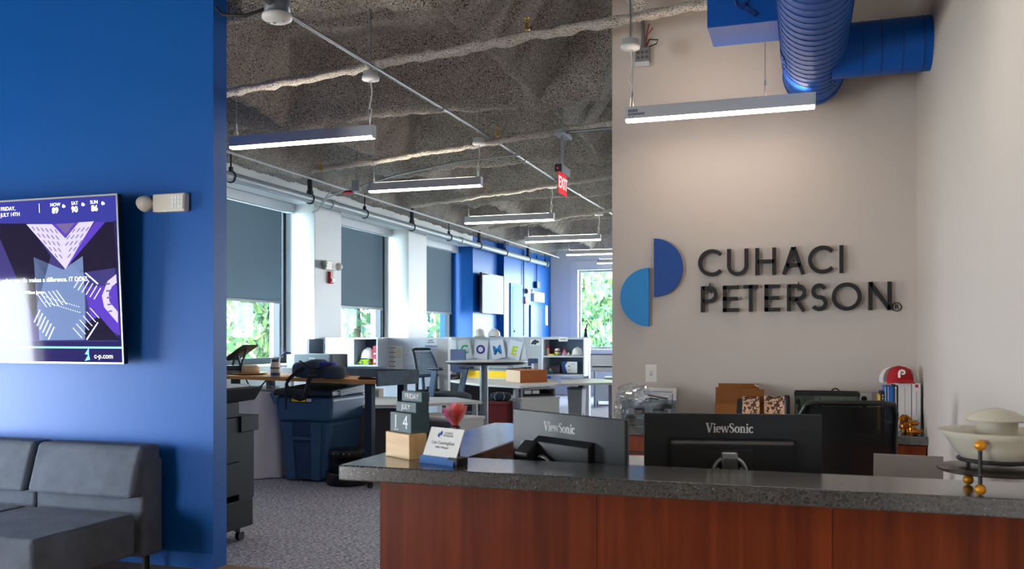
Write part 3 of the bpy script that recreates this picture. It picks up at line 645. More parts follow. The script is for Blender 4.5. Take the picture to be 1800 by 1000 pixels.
P(5, 3, (152, 596), (172, 566), (174, 567), (154, 598)); P(5, 3, (150, 480), (172, 500), (174, 498), (152, 479))
c1 = tp(217, 611)
m.mi(6).poly([(XL, yy-.0003, c1[1]-.006), (TVW/2-e-.002, yy-.0003, c1[1]-.006), (TVW/2-e-.002, yy-.0003, c1[1]+.006), (XL, yy-.0003, c1[1]+.006)])
q = tp(70, 366); m.mi(5).poly([(q[0]-.003, yy-.001, q[1]-.03), (q[0]+.003, yy-.001, q[1]-.03), (q[0]+.003, yy-.001, q[1]+.03), (q[0]-.003, yy-.001, q[1]+.03)])
P(6, 3, (150, 622), (157, 611), (157, 624)); P(6, 3, (150, 634), (157, 622), (159, 632))
m.build('screen_picture', mats, t, world=False)
m = MB(); ls = 1/ (F/5.62)
for (s, px, py, hpx, al, bo) in [('FRIDAY,', 2, 368, 7.2, 'LEFT', 0), ('JULY 14TH', 2, 378.5, 7.2, 'LEFT', 0), ('NOW', 98, 360, 6.4, 'CENTER', 0), ('SAT', 132, 357.5, 6.4, 'CENTER', 0), ('SUN', 166, 355.5, 6.4, 'CENTER', 0), ('89', 98, 370.5, 10.5, 'CENTER', .03), ('90', 132, 368.5, 10.5, 'CENTER', .03), ('86', 167, 366.5, 10.5, 'CENTER', .03),
        ('difference. what you do makes a difference. IT DOES."', 160, 490, 8.4, 'RIGHT', 0), ('William James', 61, 514, 6, 'CENTER', 0), ('c-p.com', 183, 626, 9.5, 'CENTER', 0)]:
    if s.startswith('diff'): s = 'what you do makes a difference. IT DOES."'
    x, z = tp(px, py); MB().text(s, (x, yy-.001, z), (1, 0, 0), (0, 0, 1), hpx*ls*1.37, .0005, al, bo).build('screen_text', S_('scr_white', (240, 242, 250), 1.0), t, world=False)
for px, py in ((113, 363), (147, 360), (182, 358)):
    x, z = tp(px, py); m = MB().sell((x, yy-.001, z), .014, .001, .008, n=12, m=8); m.sell((x-.004, yy-.001, z+.006), .008, .001, .008, n=12, m=8)
    m.build('weather_icon', S_('scr_white', (240, 242, 250), 1.0), t, world=False)
def emergency_light(name_label, base, xdir, nrm, s=1.0, heads=1):
    """wall pack with lamp heads; built in local axes x (along the wall), y (out of the wall), z up"""
    rz = math.atan2(xdir[1], xdir[0])
    t = thing('emergency_light', name_label, 'emergency light', base, rz, group='emergency lights')
    W = mat('emergency_white', (226, 218, 206), .4)
    MB().box(-.115*s, .115*s, -.05*s, 0, -.055*s, .055*s).build('body', W, t, bevel=.008, world=False)
    g = MB()
    for i in range(4):
        for j in range(3): g.box((.025+.022*i)*s, (.043+.022*i)*s, -.056*s, -.05*s, (-.04+.028*j)*s, (-.018+.028*j)*s)
    g.build('lamp_lens', mat('lens_clear', (240, 242, 246), .1, spec=.8), t, world=False)
    for hx in ((-.17*s,) if heads == 1 else (-.17*s, .17*s)):
        m = MB(); M = Matrix.Translation((hx, -.05*s, 0)) @ Matrix.Rotation(R(70 if hx < 0 else -60), 4, 'Y') @ Matrix.Rotation(R(25), 4, 'X')
        m.lathe([(0, .05*s), (.02*s, .047*s), (.04*s, .03*s), (.052*s, 0), (.052*s, -.008*s)], (0, 0, 0), 20).rot(M); m.tube([(hx+.03*s*(1 if hx < 0 else -1), -.04*s, 0), (hx+.07*s*(1 if hx < 0 else -1), -.03*s, 0)], .014*s, 8); m.build('lamp_head', W, t, world=False)
        m = MB().lathe([(.052*s, -.008*s), (.046*s, -.004*s), (0, -.004*s)], (0, 0, 0), 20).rot(M); m.build('lamp_face', mat('lens_dim', (120, 130, 120), .15), t, world=False)
    return t
p = PY(303, 358, YB)
t = emergency_light('white emergency light with one round head, right of the screen on the blue wall', (p.x+.01, YB, p.z), (1, 0), (0, -1), 1.05)
MB().box(-.03, -.02, -.052, -.05, -.055, -.05).build('indicator_lamp', mat('green_lamp', (40, 220, 170), .4, emit=1.5), t, world=False)
# ================================================================== RECEPTION COUNTER
CF, CB, CL, CT = 2.385, 2.665, -1.34, 1.07
t = thing('reception_counter', 'reception counter with speckled grey stone top and cherry wood front', 'counter', (-.3, 2.5, 0))
CE = XR-.002
WY = 3.79
out = [(CL, CF), (CE, CF), (CE, CB), (-1.035, CB), (-1.035, WY), (CL, WY)]
MB().prism(out, 'z', CT-.046, CT).build('countertop', GRANITE, t, bevel=.004)
xs = [-1.23, -.56, .06, CE]
for i in range(3): MB().box(xs[i]+.0008, xs[i+1]-.0008, 2.44, 2.465, 0, CT-.046).build('front_panel', CHERRY, t)
MB().box(-1.23, -1.205, 2.465, WY-.06, 0, CT-.046).build('side_panel', CHERRY, t)
MB().box(-1.205, CE, 2.465, 2.475, 0, CT-.046).build('carcass', MATTE, t)
INN = mat('inner_panel', (92, 78, 70), .6)
MB().box(-1.205, -1.06, 2.475, WY-.06, 0, CT-.046).box(-1.06, CE, 2.475, 2.60, 0, CT-.046).build('inner_panel', INN, t)
WS = mat('work_surface', (120, 84, 66), .45, vary=(6, .1))
MB().box(-1.06, CE, 2.60, 3.36, .705, .735).build('work_surface', WS, t); MB().box(.06, CE, 3.36, 4.25, .705, .735).build('work_surface', WS, t)
MB().box(-1.06, -1.03, 2.62, 3.34, 0, .705).box(.06, .09, 4.20, 4.25, 0, .705).box(CE-.03, CE, 3.4, 4.25, 0, .705).build('support_panel', INN, t)
# ================================================================== ON THE COUNTER
SLATE = mat('slate_paint', (58, 84, 92), .6, vary=(30, .12)); MAPLE = wood('maple', (226, 190, 138), (206, 166, 112), .5, 'x', 9)
TXW = mat('lettering_white', (236, 238, 236), .6)
p0 = PZ(678, 801, CT); p1 = PZ(719.4, 809, CT); rz = math.atan2(p1.y-p0.y, p1.x-p0.x); mid = (p0+p1)/2
BW = (p1-p0).length
n_ = Vector((-math.sin(rz), math.cos(rz), 0)); ctr = mid+n_*.033
t = thing('desk_calendar', 'wooden block calendar with slate tiles, at the left end of the counter', 'calendar', (ctr.x, ctr.y, CT), rz)
MB().box(-BW/2, BW/2, -.033, .033, 0, .08).build('wooden_base', MAPLE, t, bevel=.002, world=False)
X0 = -BW/2+.004
for nm, x0, wd, y0, z0, z1, txt, sz in (('date_block', X0, .122, -.018, .0801, .143, None, 0), ('month_block', X0+.003, .116, .002, .1431, .176, 'JULY', .024), ('day_block', X0+.006, .116, .022, .1761, .209, 'FRIDAY', .024)):
    b = MB().box(x0, x0+wd, y0, .052, z0, z1).build(nm, SLATE, t, bevel=.0015, world=False)
    m = MB()
    if txt: m.text(txt, (x0+wd/2, y0, (z0+z1)/2), (1, 0, 0), (0, 0, 1), sz, .0006)
    else:
        for s, cx in (('1', .033), ('4', .089)): m.text(s, (x0+cx, y0, (z0+z1)/2), (1, 0, 0), (0, 0, 1), .062, .0006); m.box(x0+.022, x0+.046, y0-.0006, y0, .0855, .0905)
    m.build('lettering', TXW, b, world=False)
p0 = PZ(738, 812, CT); p1 = PZ(797, 820, CT); rz = math.atan2(p1.y-p0.y, p1.x-p0.x); mid = (p0+p1)/2; cw = (p1-p0).length
t = thing('name_card_holder', 'clear slanted holder with a white name card and blue foot, beside the calendar', 'name card', (mid.x, mid.y, CT), rz)
lean = R(24); ML = Matrix.Translation((0, .0, .0)) @ Matrix.Rotation(-lean, 4, 'X')
MB().box(-cw/2, cw/2, .004, .006, .004, .118).rot(ML).build('acrylic_stand', glassy('acrylic', (240, 245, 250), .12), t, world=False)
MB().box(-cw/2+.001, cw/2-.001, .0015, .0035, .022, .116).rot(ML).build('card', PAPER, t, world=False)
MB().prism([(-.004, 0), (.055, 0), (.05, .004), (.012, .022), (.004, .022)], 'x', -cw/2-.001, cw/2+.001).build('foot', mat('card_blue', (52, 110, 180), .4), t, world=False)
MB().box(cw/2-.028, cw/2+.012, .002, .05, .0005, .024).build('foot_block', BLACK, t, bevel=.002, world=False)
m = MB()
for s, z, sz, bo in (('CUHACI', .1, .009, 0), ('PETERSON', .091, .009, 0), ('Lisa Cunningham', .068, .0145, 0), ('Office Manager', .054, .0095, 0)): m.text(s, (.012 if z > .08 else 0, 0, 0), (1, 0, 0), (0, 0, 1), sz, .0003); [setattr(m.v[i], 'z', m.v[i].z+z) for i in range(len(m.v)-len(textmesh(s, 'CENTER', bo)[0]), len(m.v))]
for i, v in enumerate(m.v): m.v[i] = v+Vector((0, .0013, 0))
m.rot(ML).build('lettering', INK, t, world=False, kind='stuff')
m = MB(); m.prism(arc(-.023, .098, .008, .008, -90, 90, 10), 'y', .0008, .0012); m.prism(arc(-.0245, .092, .008, .008, 90, 270, 10), 'y', .0008, .0012); m.rot(ML).build('logo', mat('sign_blue', (10, 70, 150), .45), t, world=False)
p = PZ(800, 795, CT)
t = thing('feather_pen', 'pen with pink feather plume and orange beaded stem, behind the name card', 'pen', (p.x, p.y, CT))
MB().lathe([(0, 0), (.016, 0), (.018, .03), (.016, .05), (.017, .085), (.012, .09), (0, .09)], p, 16).build('beaded_stem', mat('stem_dark', (40, 26, 30), .5), t)
rr = random.Random(5)
for ci, (col, nm) in enumerate((((240, 96, 40), 'or'), ((60, 170, 190), 'te'), ((226, 40, 60), 'rd'))):
    m = MB()
    for i in range(12):
        a = rr.uniform(0, 2*PI); z = rr.uniform(.02, .085); m.sell(p+Vector((.0165*math.cos(a), .0165*math.sin(a), z)), .005, .005, .005, n=8, m=6)
    m.build('bead', mat('bead_'+nm, col, .4), t, kind='stuff')
m = MB(); FE = [thin('feather_pink', (255, 196, 196), .5), thin('feather_red', (255, 160, 150), .5), thin('feather_magenta', (244, 150, 200), .5)]
for i in range(42):
    a = rr.uniform(0, 2*PI); sp = rr.uniform(.008, .042); h = rr.uniform(.045, .078); m.mi(2 if math.cos(a) < -.5 else rr.randrange(2))
    b0 = p+Vector((.008*math.cos(a), .008*math.sin(a), .088)); b1 = p+Vector((sp*.6*math.cos(a), sp*.6*math.sin(a), .088+h*.6)); b2 = p+Vector((sp*math.cos(a), sp*math.sin(a), .088+h)); s_ = Vector((-math.sin(a+.6), math.cos(a+.6), 0))*.011
    m.poly([b0, b1+s_, b2+s_*.7, b2-s_*.7, b1-s_])
m.build('plume', FE, t, kind='stuff')
def serif_name(cx, cz, cap, y):
    """printed wordmark in a bold serif face: strokes of varying width"""
    m = MB(); sx = .9
    el = lambda ox, a0, a1, n: ([(ox+.28+.22*math.cos(R(a0+(a1-a0)*i/n)), .33+.29*math.sin(R(a0+(a1-a0)*i/n))) for i in range(n+1)], [.07+.11*abs(math.cos(R(a0+(a1-a0)*i/n))) for i in range(n+1)])
    def vs_(pts, ws):
        P = [Vector((p[0], p[1])) for p in pts]; L_ = []; R_ = []
        for i, p in enumerate(P):
            d = (P[min(i+1, len(P)-1)]-P[max(i-1, 0)]).normalized(); n = Vector((-d.y, d.x))*ws[i]/2; L_.append(p+n); R_.append(p-n)
        for i in range(len(P)-1): m.poly([(cx+(v.x-2.77)*cap*sx, y, cz+(v.y-.5)*cap) for v in (R_[i], R_[i+1], L_[i+1], L_[i])])
    bar_ = lambda x0, x1, yy_, w_=.075: vs_([(x0, yy_), (x1, yy_)], [w_, w_])
    o = 0
    vs_([(.14, 1), (.43, 0)], [.2, .2]); vs_([(.74, 1), (.43, 0)], [.08, .08]); bar_(.0, .34, .965); bar_(.58, .9, .965); o = .86
    def ii(o): vs_([(o+.17, 0), (o+.17, .66)], [.17, .17]); bar_(o+.02, o+.32, .037); bar_(o+.04, o+.17, .625); vs_([(o+.17, .80), (o+.17, .96)], [.17, .17])
    ii(o); o += .36
    vs_(*el(o, 0, 305, 20)); bar_(o+.1, o+.5, .35, .065); o += .58
    for x0, x1, w_ in ((.06, .24, .15), (.42, .24, .07), (.42, .62, .15), (.82, .62, .07)): vs_([(o+x0, .66), (o+x1, 0)], [w_, w_])
    bar_(o-.04, o+.2, .63); bar_(o+.32, o+.52, .63); bar_(o+.7, o+.92, .63); o += .9
    vs_([(o+x, z) for x, z in ((.52, .76), (.46, .92), (.3, .97), (.14, .9), (.11, .74), (.2, .6), (.38, .46), (.50, .32), (.48, .13), (.32, .03), (.14, .08), (.07, .26))], [.06, .08, .07, .12, .16, .19, .2, .19, .15, .08, .08, .06]); o += .64
    vs_(*el(o, 0, 360, 24)); o += .6
    vs_([(o+.16, 0), (o+.16, .66)], [.16, .16]); vs_([(o+.16, .46), (o+.28, .61), (o+.42, .61), (o+.50, .48), (o+.50, 0)], [.06, .09, .12, .16, .16]); bar_(o, o+.3, .037); bar_(o+.36, o+.64, .037); bar_(o+.02, o+.16, .625); o += .68
    ii(o); o += .36
    vs_(*el(o, 42, 318, 20))
    return m
def monitor(label, A, B, zt, hgt, tx, arm_dx, kind):
    """back of a desk monitor between two top corners A (left) and B (right)"""
    A = Vector((A[0], A[1], 0)); B = Vector((B[0], B[1], 0)); rz = math.atan2(B.y-A.y, B.x-A.x); W = (B-A).length; c = (A+B)/2
    t = thing('computer_monitor', label, 'monitor', (c.x, c.y, .735), rz, group='monitors behind the counter')
    z1 = zt-.735; z0 = z1-hgt; h = W/2
    MB().box(-h, h, 0, .014, z0, z1).build('back_panel', mat('monitor_back', (42, 46, 50), .5), t, bevel=.003, world=False)
    MB().box(-h+.001, h-.001, .014, .02, z0+.001, z1-.001).build('bezel', mat('monitor_bezel', (120, 122, 122), .35, .6), t, world=False)
    MB().box(-h+.006, h-.006, .02, .0205, z0+.012, z1-.006).build('screen', mat('screen_off', (16, 16, 18), .1), t, world=False)
    q = z1-.103
    MB().prism([(-.001, z0+.01), (-.001, q+.022), (-.006, q+.022), (-.03, q+.006), (-.03, z0+.01)][::-1], 'x', -h*(.48 if kind == 'left' else .70), h*(.52 if kind == 'left' else .68)).build('rear_housing', mat('monitor_housing', (28, 30, 33), .45), t, bevel=.003, world=False)
    serif_name(tx*W, z1-.047, .031, -.0004).build('brand_lettering', TXW, t, world=False, kind='stuff')
    m = MB()
    for k in range(3): m.cyl((-h*.83, -.0022, z0+.045+.021*k), (-h*.83, .001, z0+.045+.021*k), .0032, 8)
    m.build('indicator_dot', LGREY, t, world=False, kind='stuff')
    ax = arm_dx
    m = MB(); 
    if kind == 'left':
        m.prism([(-.075, 0), (-.075, q-.03), (-.03, q+.008), (-.03, 0)][::-1], 'x', ax-.034, ax+.034)
    else: m.box(ax-.028, ax+.028, -.06, -.035, 0, q-.085)
    m.build('stand_neck', BLACK, t, bevel=.004, world=False)
    m = MB(); m.box(ax-.12, ax+.12, -.14, .10, 0, .012); m.build('stand_foot', BLACK, t, bevel=.004, world=False)
    if kind == 'right':
        MB().box(ax-.075, ax+.075, -.034, -.030, q-.13, q-.012).build('mount_plate', mat('mount_grey', (58, 60, 62), .35, .6), t, world=False)
        MB().prism([(-.062, q-.10), (-.062, q-.03), (-.05, q-.018), (-.034, q-.018), (-.034, q-.10)][::-1], 'x', ax-.026, ax+.026).build('hinge', mat('hinge_silver', (120, 121, 122), .3, .7), t, bevel=.006, world=False)
        m = MB().torus((ax, -.05, q-.085), .052, .007, 20, 8, Matrix.Rotation(PI/2, 3, 'X'), R(10), R(170)); m.build('cable_ring', SILV, t, world=False)
        m = MB()
        for sx in (-1, 1): m.cyl((ax+sx*.045-.012, -.04, q-.075), (ax+sx*.045+.012, -.04, q-.075), .008, 8)
        m.build('hinge_bolt', STEEL, t, world=False, kind='stuff')
    else:
        m = MB().torus((ax+.07, -.04, q-.09), .05, .007, 20, 8, Matrix.Rotation(PI/2, 3, 'X'), R(-10), R(110)); m.build('cable_ring', SILV, t, world=False)
        MB().box(-h*.5, ax-.05, -.032, -.030, q-.05, q+.001).build('mount_plate', mat('mount_grey', (58, 60, 62), .35, .6), t, world=False)
    return t
A = PZ(896, 718, 1.205); B = PZ(1098, 738, 1.205)
monitor('left of two black monitors behind the counter, angled, with a thick stand neck', (A.x+.012, A.y), (B.x, B.y), 1.205, .335, -.05, -.135, 'left')
A = PT(1132, 722, 2.98); B = PT(1445, 724, 2.90)
monitor('right of two black monitors behind the counter, facing squarely, silver hinge below', A, B, 1.202, .345, -.012, -.012, 'right')
# laptop behind the counter
t0 = PT(1535, 806, 3.5); t1 = PT(1657, 797, 3.38)
rz = math.atan2(t1.y-t0.y, t1.x-t0.x); W = (t1-t0).length; c = (t0+t1)/2
LP = thing('laptop', 'open silver grey laptop behind the counter, right of the black chair', 'laptop', (c.x, c.y, .735), rz)
ALm = mat('laptop_alu', (172, 166, 162), .45, .25)
MB().box(-W/2, W/2, -.22, 0, .0, .016).build('keyboard_base', ALm, LP, bevel=.004, world=False)
zt = c.z-.735
MB().hexa([(-W/2, -.008, .018), (W/2, -.008, .018), (W/2, 0, .018), (-W/2, 0, .018)], [(-W/2, .02, zt), (W/2, .02, zt+.004), (W/2, .026, zt+.004), (-W/2, .026, zt)]).build('lid', ALm, LP, bevel=.002, world=False)
# white papers between the monitors, leaning on a letter tray
c = PT(1116, 806, 3.42)
t = thing('letter_tray', 'white letter tray heaped with papers, glimpsed between the two monitors', 'letter tray', (c.x, c.y, .735))
m = MB()
for k in range(4): m.box(c.x-.13, c.x+.13, c.y-.1, c.y+.14, .737+.05*k, .741+.05*k)
for sx in (-.13, .126): 
    for sy in (-.1, .136): m.box(c.x+sx, c.x+sx+.004, c.y+sy, c.y+sy+.004, .735, .90)
m.build('tray_frame', PAPER, t, kind='stuff')
m = MB(); m.hexa([(c.x-.11, c.y-.08, .895), (c.x+.10, c.y-.09, .895), (c.x+.10, c.y+.1, .895), (c.x-.11, c.y+.11, .895)], [(c.x-.11, c.y-.08, .935), (c.x+.10, c.y-.09, .962), (c.x+.10, c.y+.1, .99), (c.x-.11, c.y+.11, .985)]); m.build('paper_stack', PAPER, t)
m = MB(); m.hexa([(c.x-.02, c.y-.1, .968), (c.x+.11, c.y-.1, .945), (c.x+.11, c.y+.0, .955), (c.x-.02, c.y+.0, .985)], [(c.x-.02, c.y-.1, .978), (c.x+.11, c.y-.1, .955), (c.x+.11, c.y+.0, .965), (c.x-.02, c.y+.0, .995)]); m.build('booklet', LGREY, t)
m = MB().tube([(c.x-.12, c.y-.05, .93), (c.x-.115, c.y-.04, .975), (c.x-.08, c.y-.03, .996), (c.x-.03, c.y-.02, .99), (c.x, c.y, .98)], .006, 6); m.build('loop', PAPER, t)
# glass oil bowl on a disc with gold balls
IRON = mat('dark_iron', (30, 27, 26), .45); GB = mat('gold_ball', (226, 152, 34), .3, .35)
FROST = thin('frosted_glass', (236, 228, 206), .5)
FR = mat('bowl_glass', (240, 234, 216), .22, trans=.35, ior=1.15, alpha=1)
BC = PT(1752, 830, 2.27); bx, by = BC.x, BC.y
t = thing('oil_bowl_lamp', 'frosted glass bowl with glass lid on a dark disc held by gold ball rods', 'lamp', (bx, by, CT))
zd = 1.114
MB().lathe([(0, zd), (.136, zd), (.140, zd+.004), (.136, zd+.009), (.07, zd+.010), (0, zd+.010)], (bx, by, 0), 48).build('base_disc', mat('disc_brown', (46, 38, 34), .3, .4), t)
m = MB().torus((bx, by, zd+.03), .088, .005, 40, 8); m.build('support_ring', IRON, t)
zb = zd+.0145
MB().lathe([(.02, zb), (.055, zb+.004), (.085, zb+.02), (.104, zb+.045), (.118, zb+.07), (.138, zb+.087), (.136, zb+.089), (.115, zb+.076), (.100, zb+.048), (.082, zb+.024), (.05, zb+.008), (.0, zb+.006)], (bx, by, 0), 48).build('bowl', FR, t)
MB().lathe([(.048, zb+.03), (.048, zb+.115), (.045, zb+.115), (.045, zb+.03)], (bx, by, 0), 32).build('glass_neck', FR, t)
MB().lathe([(.072, zb+.117), (.06, zb+.128), (.04, zb+.139), (.015, zb+.145), (0, zb+.1455)], (bx, by, 0), 40).lathe([(0, zb+.113), (.07, zb+.114), (.072, zb+.117)], (bx, by, 0), 40).build('glass_lid', FR, t)
for (px, py) in ((1723, 870), (1702, 852)):
    q = PZ(px, py, CT)
    d = Vector((q.x-bx, q.y-by, 0)); 
    m = MB().cyl((q.x, q.y, CT+.012), (q.x, q.y, CT+.118), .005, 10); m.build('rod', IRON, t)
    MB().sell((q.x, q.y, CT+.0135), .0135, .0135, .0135, n=18, m=12).build('gold_ball', GB, t); MB().sell((q.x, q.y, CT+.121), .0135, .0135, .0135, n=18, m=12).build('gold_ball', GB, t)
q = Vector((bx+.095, by+.02, 0)); m = MB().cyl((q.x, q.y, CT+.012), (q.x, q.y, CT+.118), .005, 10); m.build('rod', IRON, t)
MB().sell((q.x, q.y, CT+.0135), .0135, .0135, .0135, n=18, m=12).build('gold_ball', GB, t); MB().sell((q.x, q.y, CT+.121), .0135, .0135, .0135, n=18, m=12).build('gold_ball', GB, t)
# ================================================================== RECEPTION CHAIR
MESHF = mat('chair_mesh', (20, 20, 23), .85, alpha=.95)
q = PT(1487, 800, 4.35); cx, cy = q.x, q.y
t = thing('office_chair', 'black mesh back office chair behind the right monitor', 'chair', (cx, cy, 0), R(12))
def back_pt(u, v): # u across -1..1, v up 0..1
    return Vector((u*(.245-.02*v-.02*abs(v-.5)), -.02+.05*(u*u)-.10*v+.05*math.sin(PI*v), .58+.56*v))
MB().grid(lambda a, b: back_pt((a*2-1)*.96, .02+b*.95), 14, 12).build('back_mesh', MESHF, t, world=False)
fr = [back_pt(-1, i/10) for i in range(10)]+[back_pt(-.93, .985), back_pt(-.8, 1.0)]+[back_pt(-1+.2*i, 1.0) for i in range(2, 9)]+[back_pt(.93, .985)]+[back_pt(1, i/10) for i in range(9, -1, -1)]
fr += [back_pt(1-.2*i, 0) for i in range(1, 11)]
MB().tube(fr, .014, 8).build('back_frame', BLACK, t, world=False)
MB().tube([(0, .05, .42), (0, .13, .55), (0, .08, .75), (0, -.0, .9)], .025, 8).build('back_support', BLACK, t, world=False)
MB().sell((0, -.27, .46), .25, .25, .045, .4, .5).build('seat', mat('seat_black', (24, 24, 27), .9), t, world=False)
MB().cyl((0, -.22, .09), (0, -.22, .42), .03, 14).build('column', BLACK, t, world=False)
for k in range(5):
    a = 2*PI*k/5+.3; e_ = Vector((.29*math.cos(a), -.22+.29*math.sin(a), .075))
    MB().tube([(0, -.22, .105), tuple(e_)], [.026, .016], 8).build('leg', BLACK, t, world=False)
    MB().cyl((e_.x-.02, e_.y, .03), (e_.x+.02, e_.y, .03), .03, 12).build('caster', MATTE, t, world=False)
for sx in (-1, 1): MB().tube([(sx*.22, -.25, .46), (sx*.29, -.22, .55), (sx*.29, -.2, .66)], .016, 8).box(sx*.29-.04, sx*.29+.04, -.33, -.1, .66, .69).build('armrest', BLACK, t, world=False)
# ================================================================== CREDENZA AND WHAT STANDS ON IT
KT, KF = .872, 5.70
t = thing('credenza', 'cherry wood credenza with grey stone top along the sign wall', 'credenza', (-.3, 6, 0))
MB().box(XC+.02, XR-.002, KF, YW-.002, KT-.05, KT).build('countertop', GRANITE, t, bevel=.003)
MB().box(XC+.04, XR-.004, KF+.05, YW-.01, .08, KT-.05).build('body', CHERRY, t)
MB().box(XC+.06, XR-.004, KF+.1, YW-.01, 0, .08).build('plinth', MATTE, t)
n = 4; wx = (XR-.006-XC-.045)/n
for i in range(n):
    x0 = XC+.045+wx*i
    d = MB().box(x0+.003, x0+wx-.003, KF+.03, KF+.05, KT-.26, KT-.056).build('drawer', CHERRY, t, bevel=.002)
    MB().box(x0+wx/2-.09, x0+wx/2+.09, KF+.012, KF+.03, KT-.166, KT-.156).build('handle', BLACK, d)
    d = MB().box(x0+.003, x0+wx-.003, KF+.03, KF+.05, .085, KT-.266).build('door', CHERRY, t, bevel=.002)
    MB().box(x0+wx/2-.09, x0+wx/2+.09, KF+.012, KF+.03, KT-.31, KT-.3).build('handle', BLACK, d)
def kp(px, py, y): return PY(px, py, y)
# framed certificate leaning on the wall
a, b = PY(1115, 681, 6.26), PY(1189, 750, 6.26)
t = thing('certificate_frame', 'white framed certificate leaning on the sign wall below the switch', 'frame', (a.x, 6.26, KT), (R(-4), 0, 0))
w_ = b.x-a.x; h_ = a.z-KT; t.location.x = (a.x+b.x)/2; XF[t] = (Matrix.Translation(t.location) @ Euler(t.rotation_euler).to_matrix().to_4x4()).inverted()
FWm = mat('frame_white', (240, 238, 230), .4)
MB().box(-w_/2, w_/2, -.012, 0, 0, .02).box(-w_/2, w_/2, -.012, 0, h_-.02, h_).box(-w_/2, -w_/2+.02, -.012, 0, .02, h_-.02).box(w_/2-.02, w_/2, -.012, 0, .02, h_-.02).build('frame', FWm, t, bevel=.002, world=False)
MB().box(-w_/2+.02, w_/2-.02, -.004, 0, .02, h_-.02).build('certificate', PAPER, t, world=False)
m = MB(); yk = -.0045; m.poly([(-.09, yk, h_-.025), (-.07, yk, h_-.05), (-.05, yk, h_-.05), (-.03, yk, h_-.025)]); m.poly([(w_/2-.032, yk, h_-.12), (w_/2-.026, yk, h_-.12), (w_/2-.026, yk, h_-.04), (w_/2-.032, yk, h_-.04)]); m.poly([(-.03, yk, h_-.03), (w_/2-.03, yk, h_-.03), (w_/2-.03, yk, h_-.026), (-.03, yk, h_-.026)])
m.build('blue_print', mat('sign_blue', (10, 70, 150), .45), t, world=False, kind='stuff')
# clear drawer organiser
CLR = glassy('clear_plastic', (226, 234, 238), .16, .06)
a, b = PY(1088, 700, 5.86), PY(1181, 748, 5.86)
t = thing('plastic_organiser', 'clear plastic drawer organiser on the left end of the credenza', 'organiser', ((a.x+b.x)/2, 5.95, KT))
h_ = .155; x0, x1, y0, y1 = a.x+.02, b.x, 5.84, 6.06
m = MB()
for x in (x0, (x0+x1)/2-.02, x1-.003): m.box(x, x+.003, y0, y1, KT, KT+h_)
for z in (KT, KT+.055, KT+.11, KT+h_-.003): m.box(x0+.003, x1-.003, y0+.002, y1, z, z+.003)
m.box(x0, x1, y1-.003, y1, KT, KT+h_); m.build('shell', CLR, t, kind='stuff')
for i in range(3):
    for j in range(2):
        xa = x0+.006+j*((x1-x0)/2-.017); xb = xa+(x1-x0)/2-.03+j*.02
        MB().box(xa, xb, y0, y0+.003, KT+.006+.055*i, KT+.05+.052*i).build('drawer_front', CLR, t)
cm = [mat('supply_teal', (58, 86, 96), .6), mat('supply_dark', (44, 50, 58), .6), mat('supply_grey', (120, 134, 140), .6)]
rr = random.Random(11)
for i in range(5):
    xa = x0+.02+i*.062; MB().sell((xa+.02, 5.95, KT+.035+.055*(i % 2)), .034, .07, .028, .6, .6, 10, 6).build('supplies', cm[i % 3], t)
MB().box(x1-.11, x1-.01, y0+.02, y1-.02, KT+.115, KT+.13).build('supplies', cm[1], t)
t = thing('stapler', 'dark tape dispenser lying on top of the clear organiser', 'stapler', PY(1158, 699, 5.92)); q = t.location
m = MB(); m.bar((q.x-.07, q.y, q.z+.022), (q.x+.055, q.y, q.z-.002), .04, .018); m.build('body', mat('taupe', (86, 78, 74), .4), t, bevel=.003)
m = MB(); m.bar((q.x-.09, q.y, q.z+.032), (q.x+.075, q.y, q.z+.006), .05, .012); m.build('cover', LGREY, t, bevel=.003)
m = MB(); m.tube([(q.x-.09, q.y, q.z-.012), (q.x-.05, q.y-.01, q.z-.004), (q.x+.0, q.y, q.z-.012)], .005, 5); m.build('strip', MATTE, t)
h__ = q.z-.02-(KT+h_)
MB().box(q.x-.06, q.x+.06, q.y-.03, q.y+.03, KT+h_, max(KT+h_+.004, q.z-.006)).build('base', CLR, t)
FILM = glassy('plastic_film', (248, 250, 252), .30, .12)
q = PY(1112, 722, 5.9)
t = thing('plastic_bag', 'crumpled clear plastic bag slumped over the clear organiser', 'bag', (q.x, 5.88, KT))
def crum(p):
    k = 1+.35*noise.noise(p*14)+.2*noise.noise(p*37); return Vector((p.x*k, p.y*k, p.z*k))
m = MB().sell((q.x+.02, 5.9, KT+.19), .125, .07, .075, .9, .9, 26, 16, crum); m.sell((q.x-.075, 5.86, KT+.075), .05, .05, .078, .9, .9, 22, 14, crum)
for i, f in enumerate(m.sm): m.sm[i] = False
m.build('film', FILM, t)
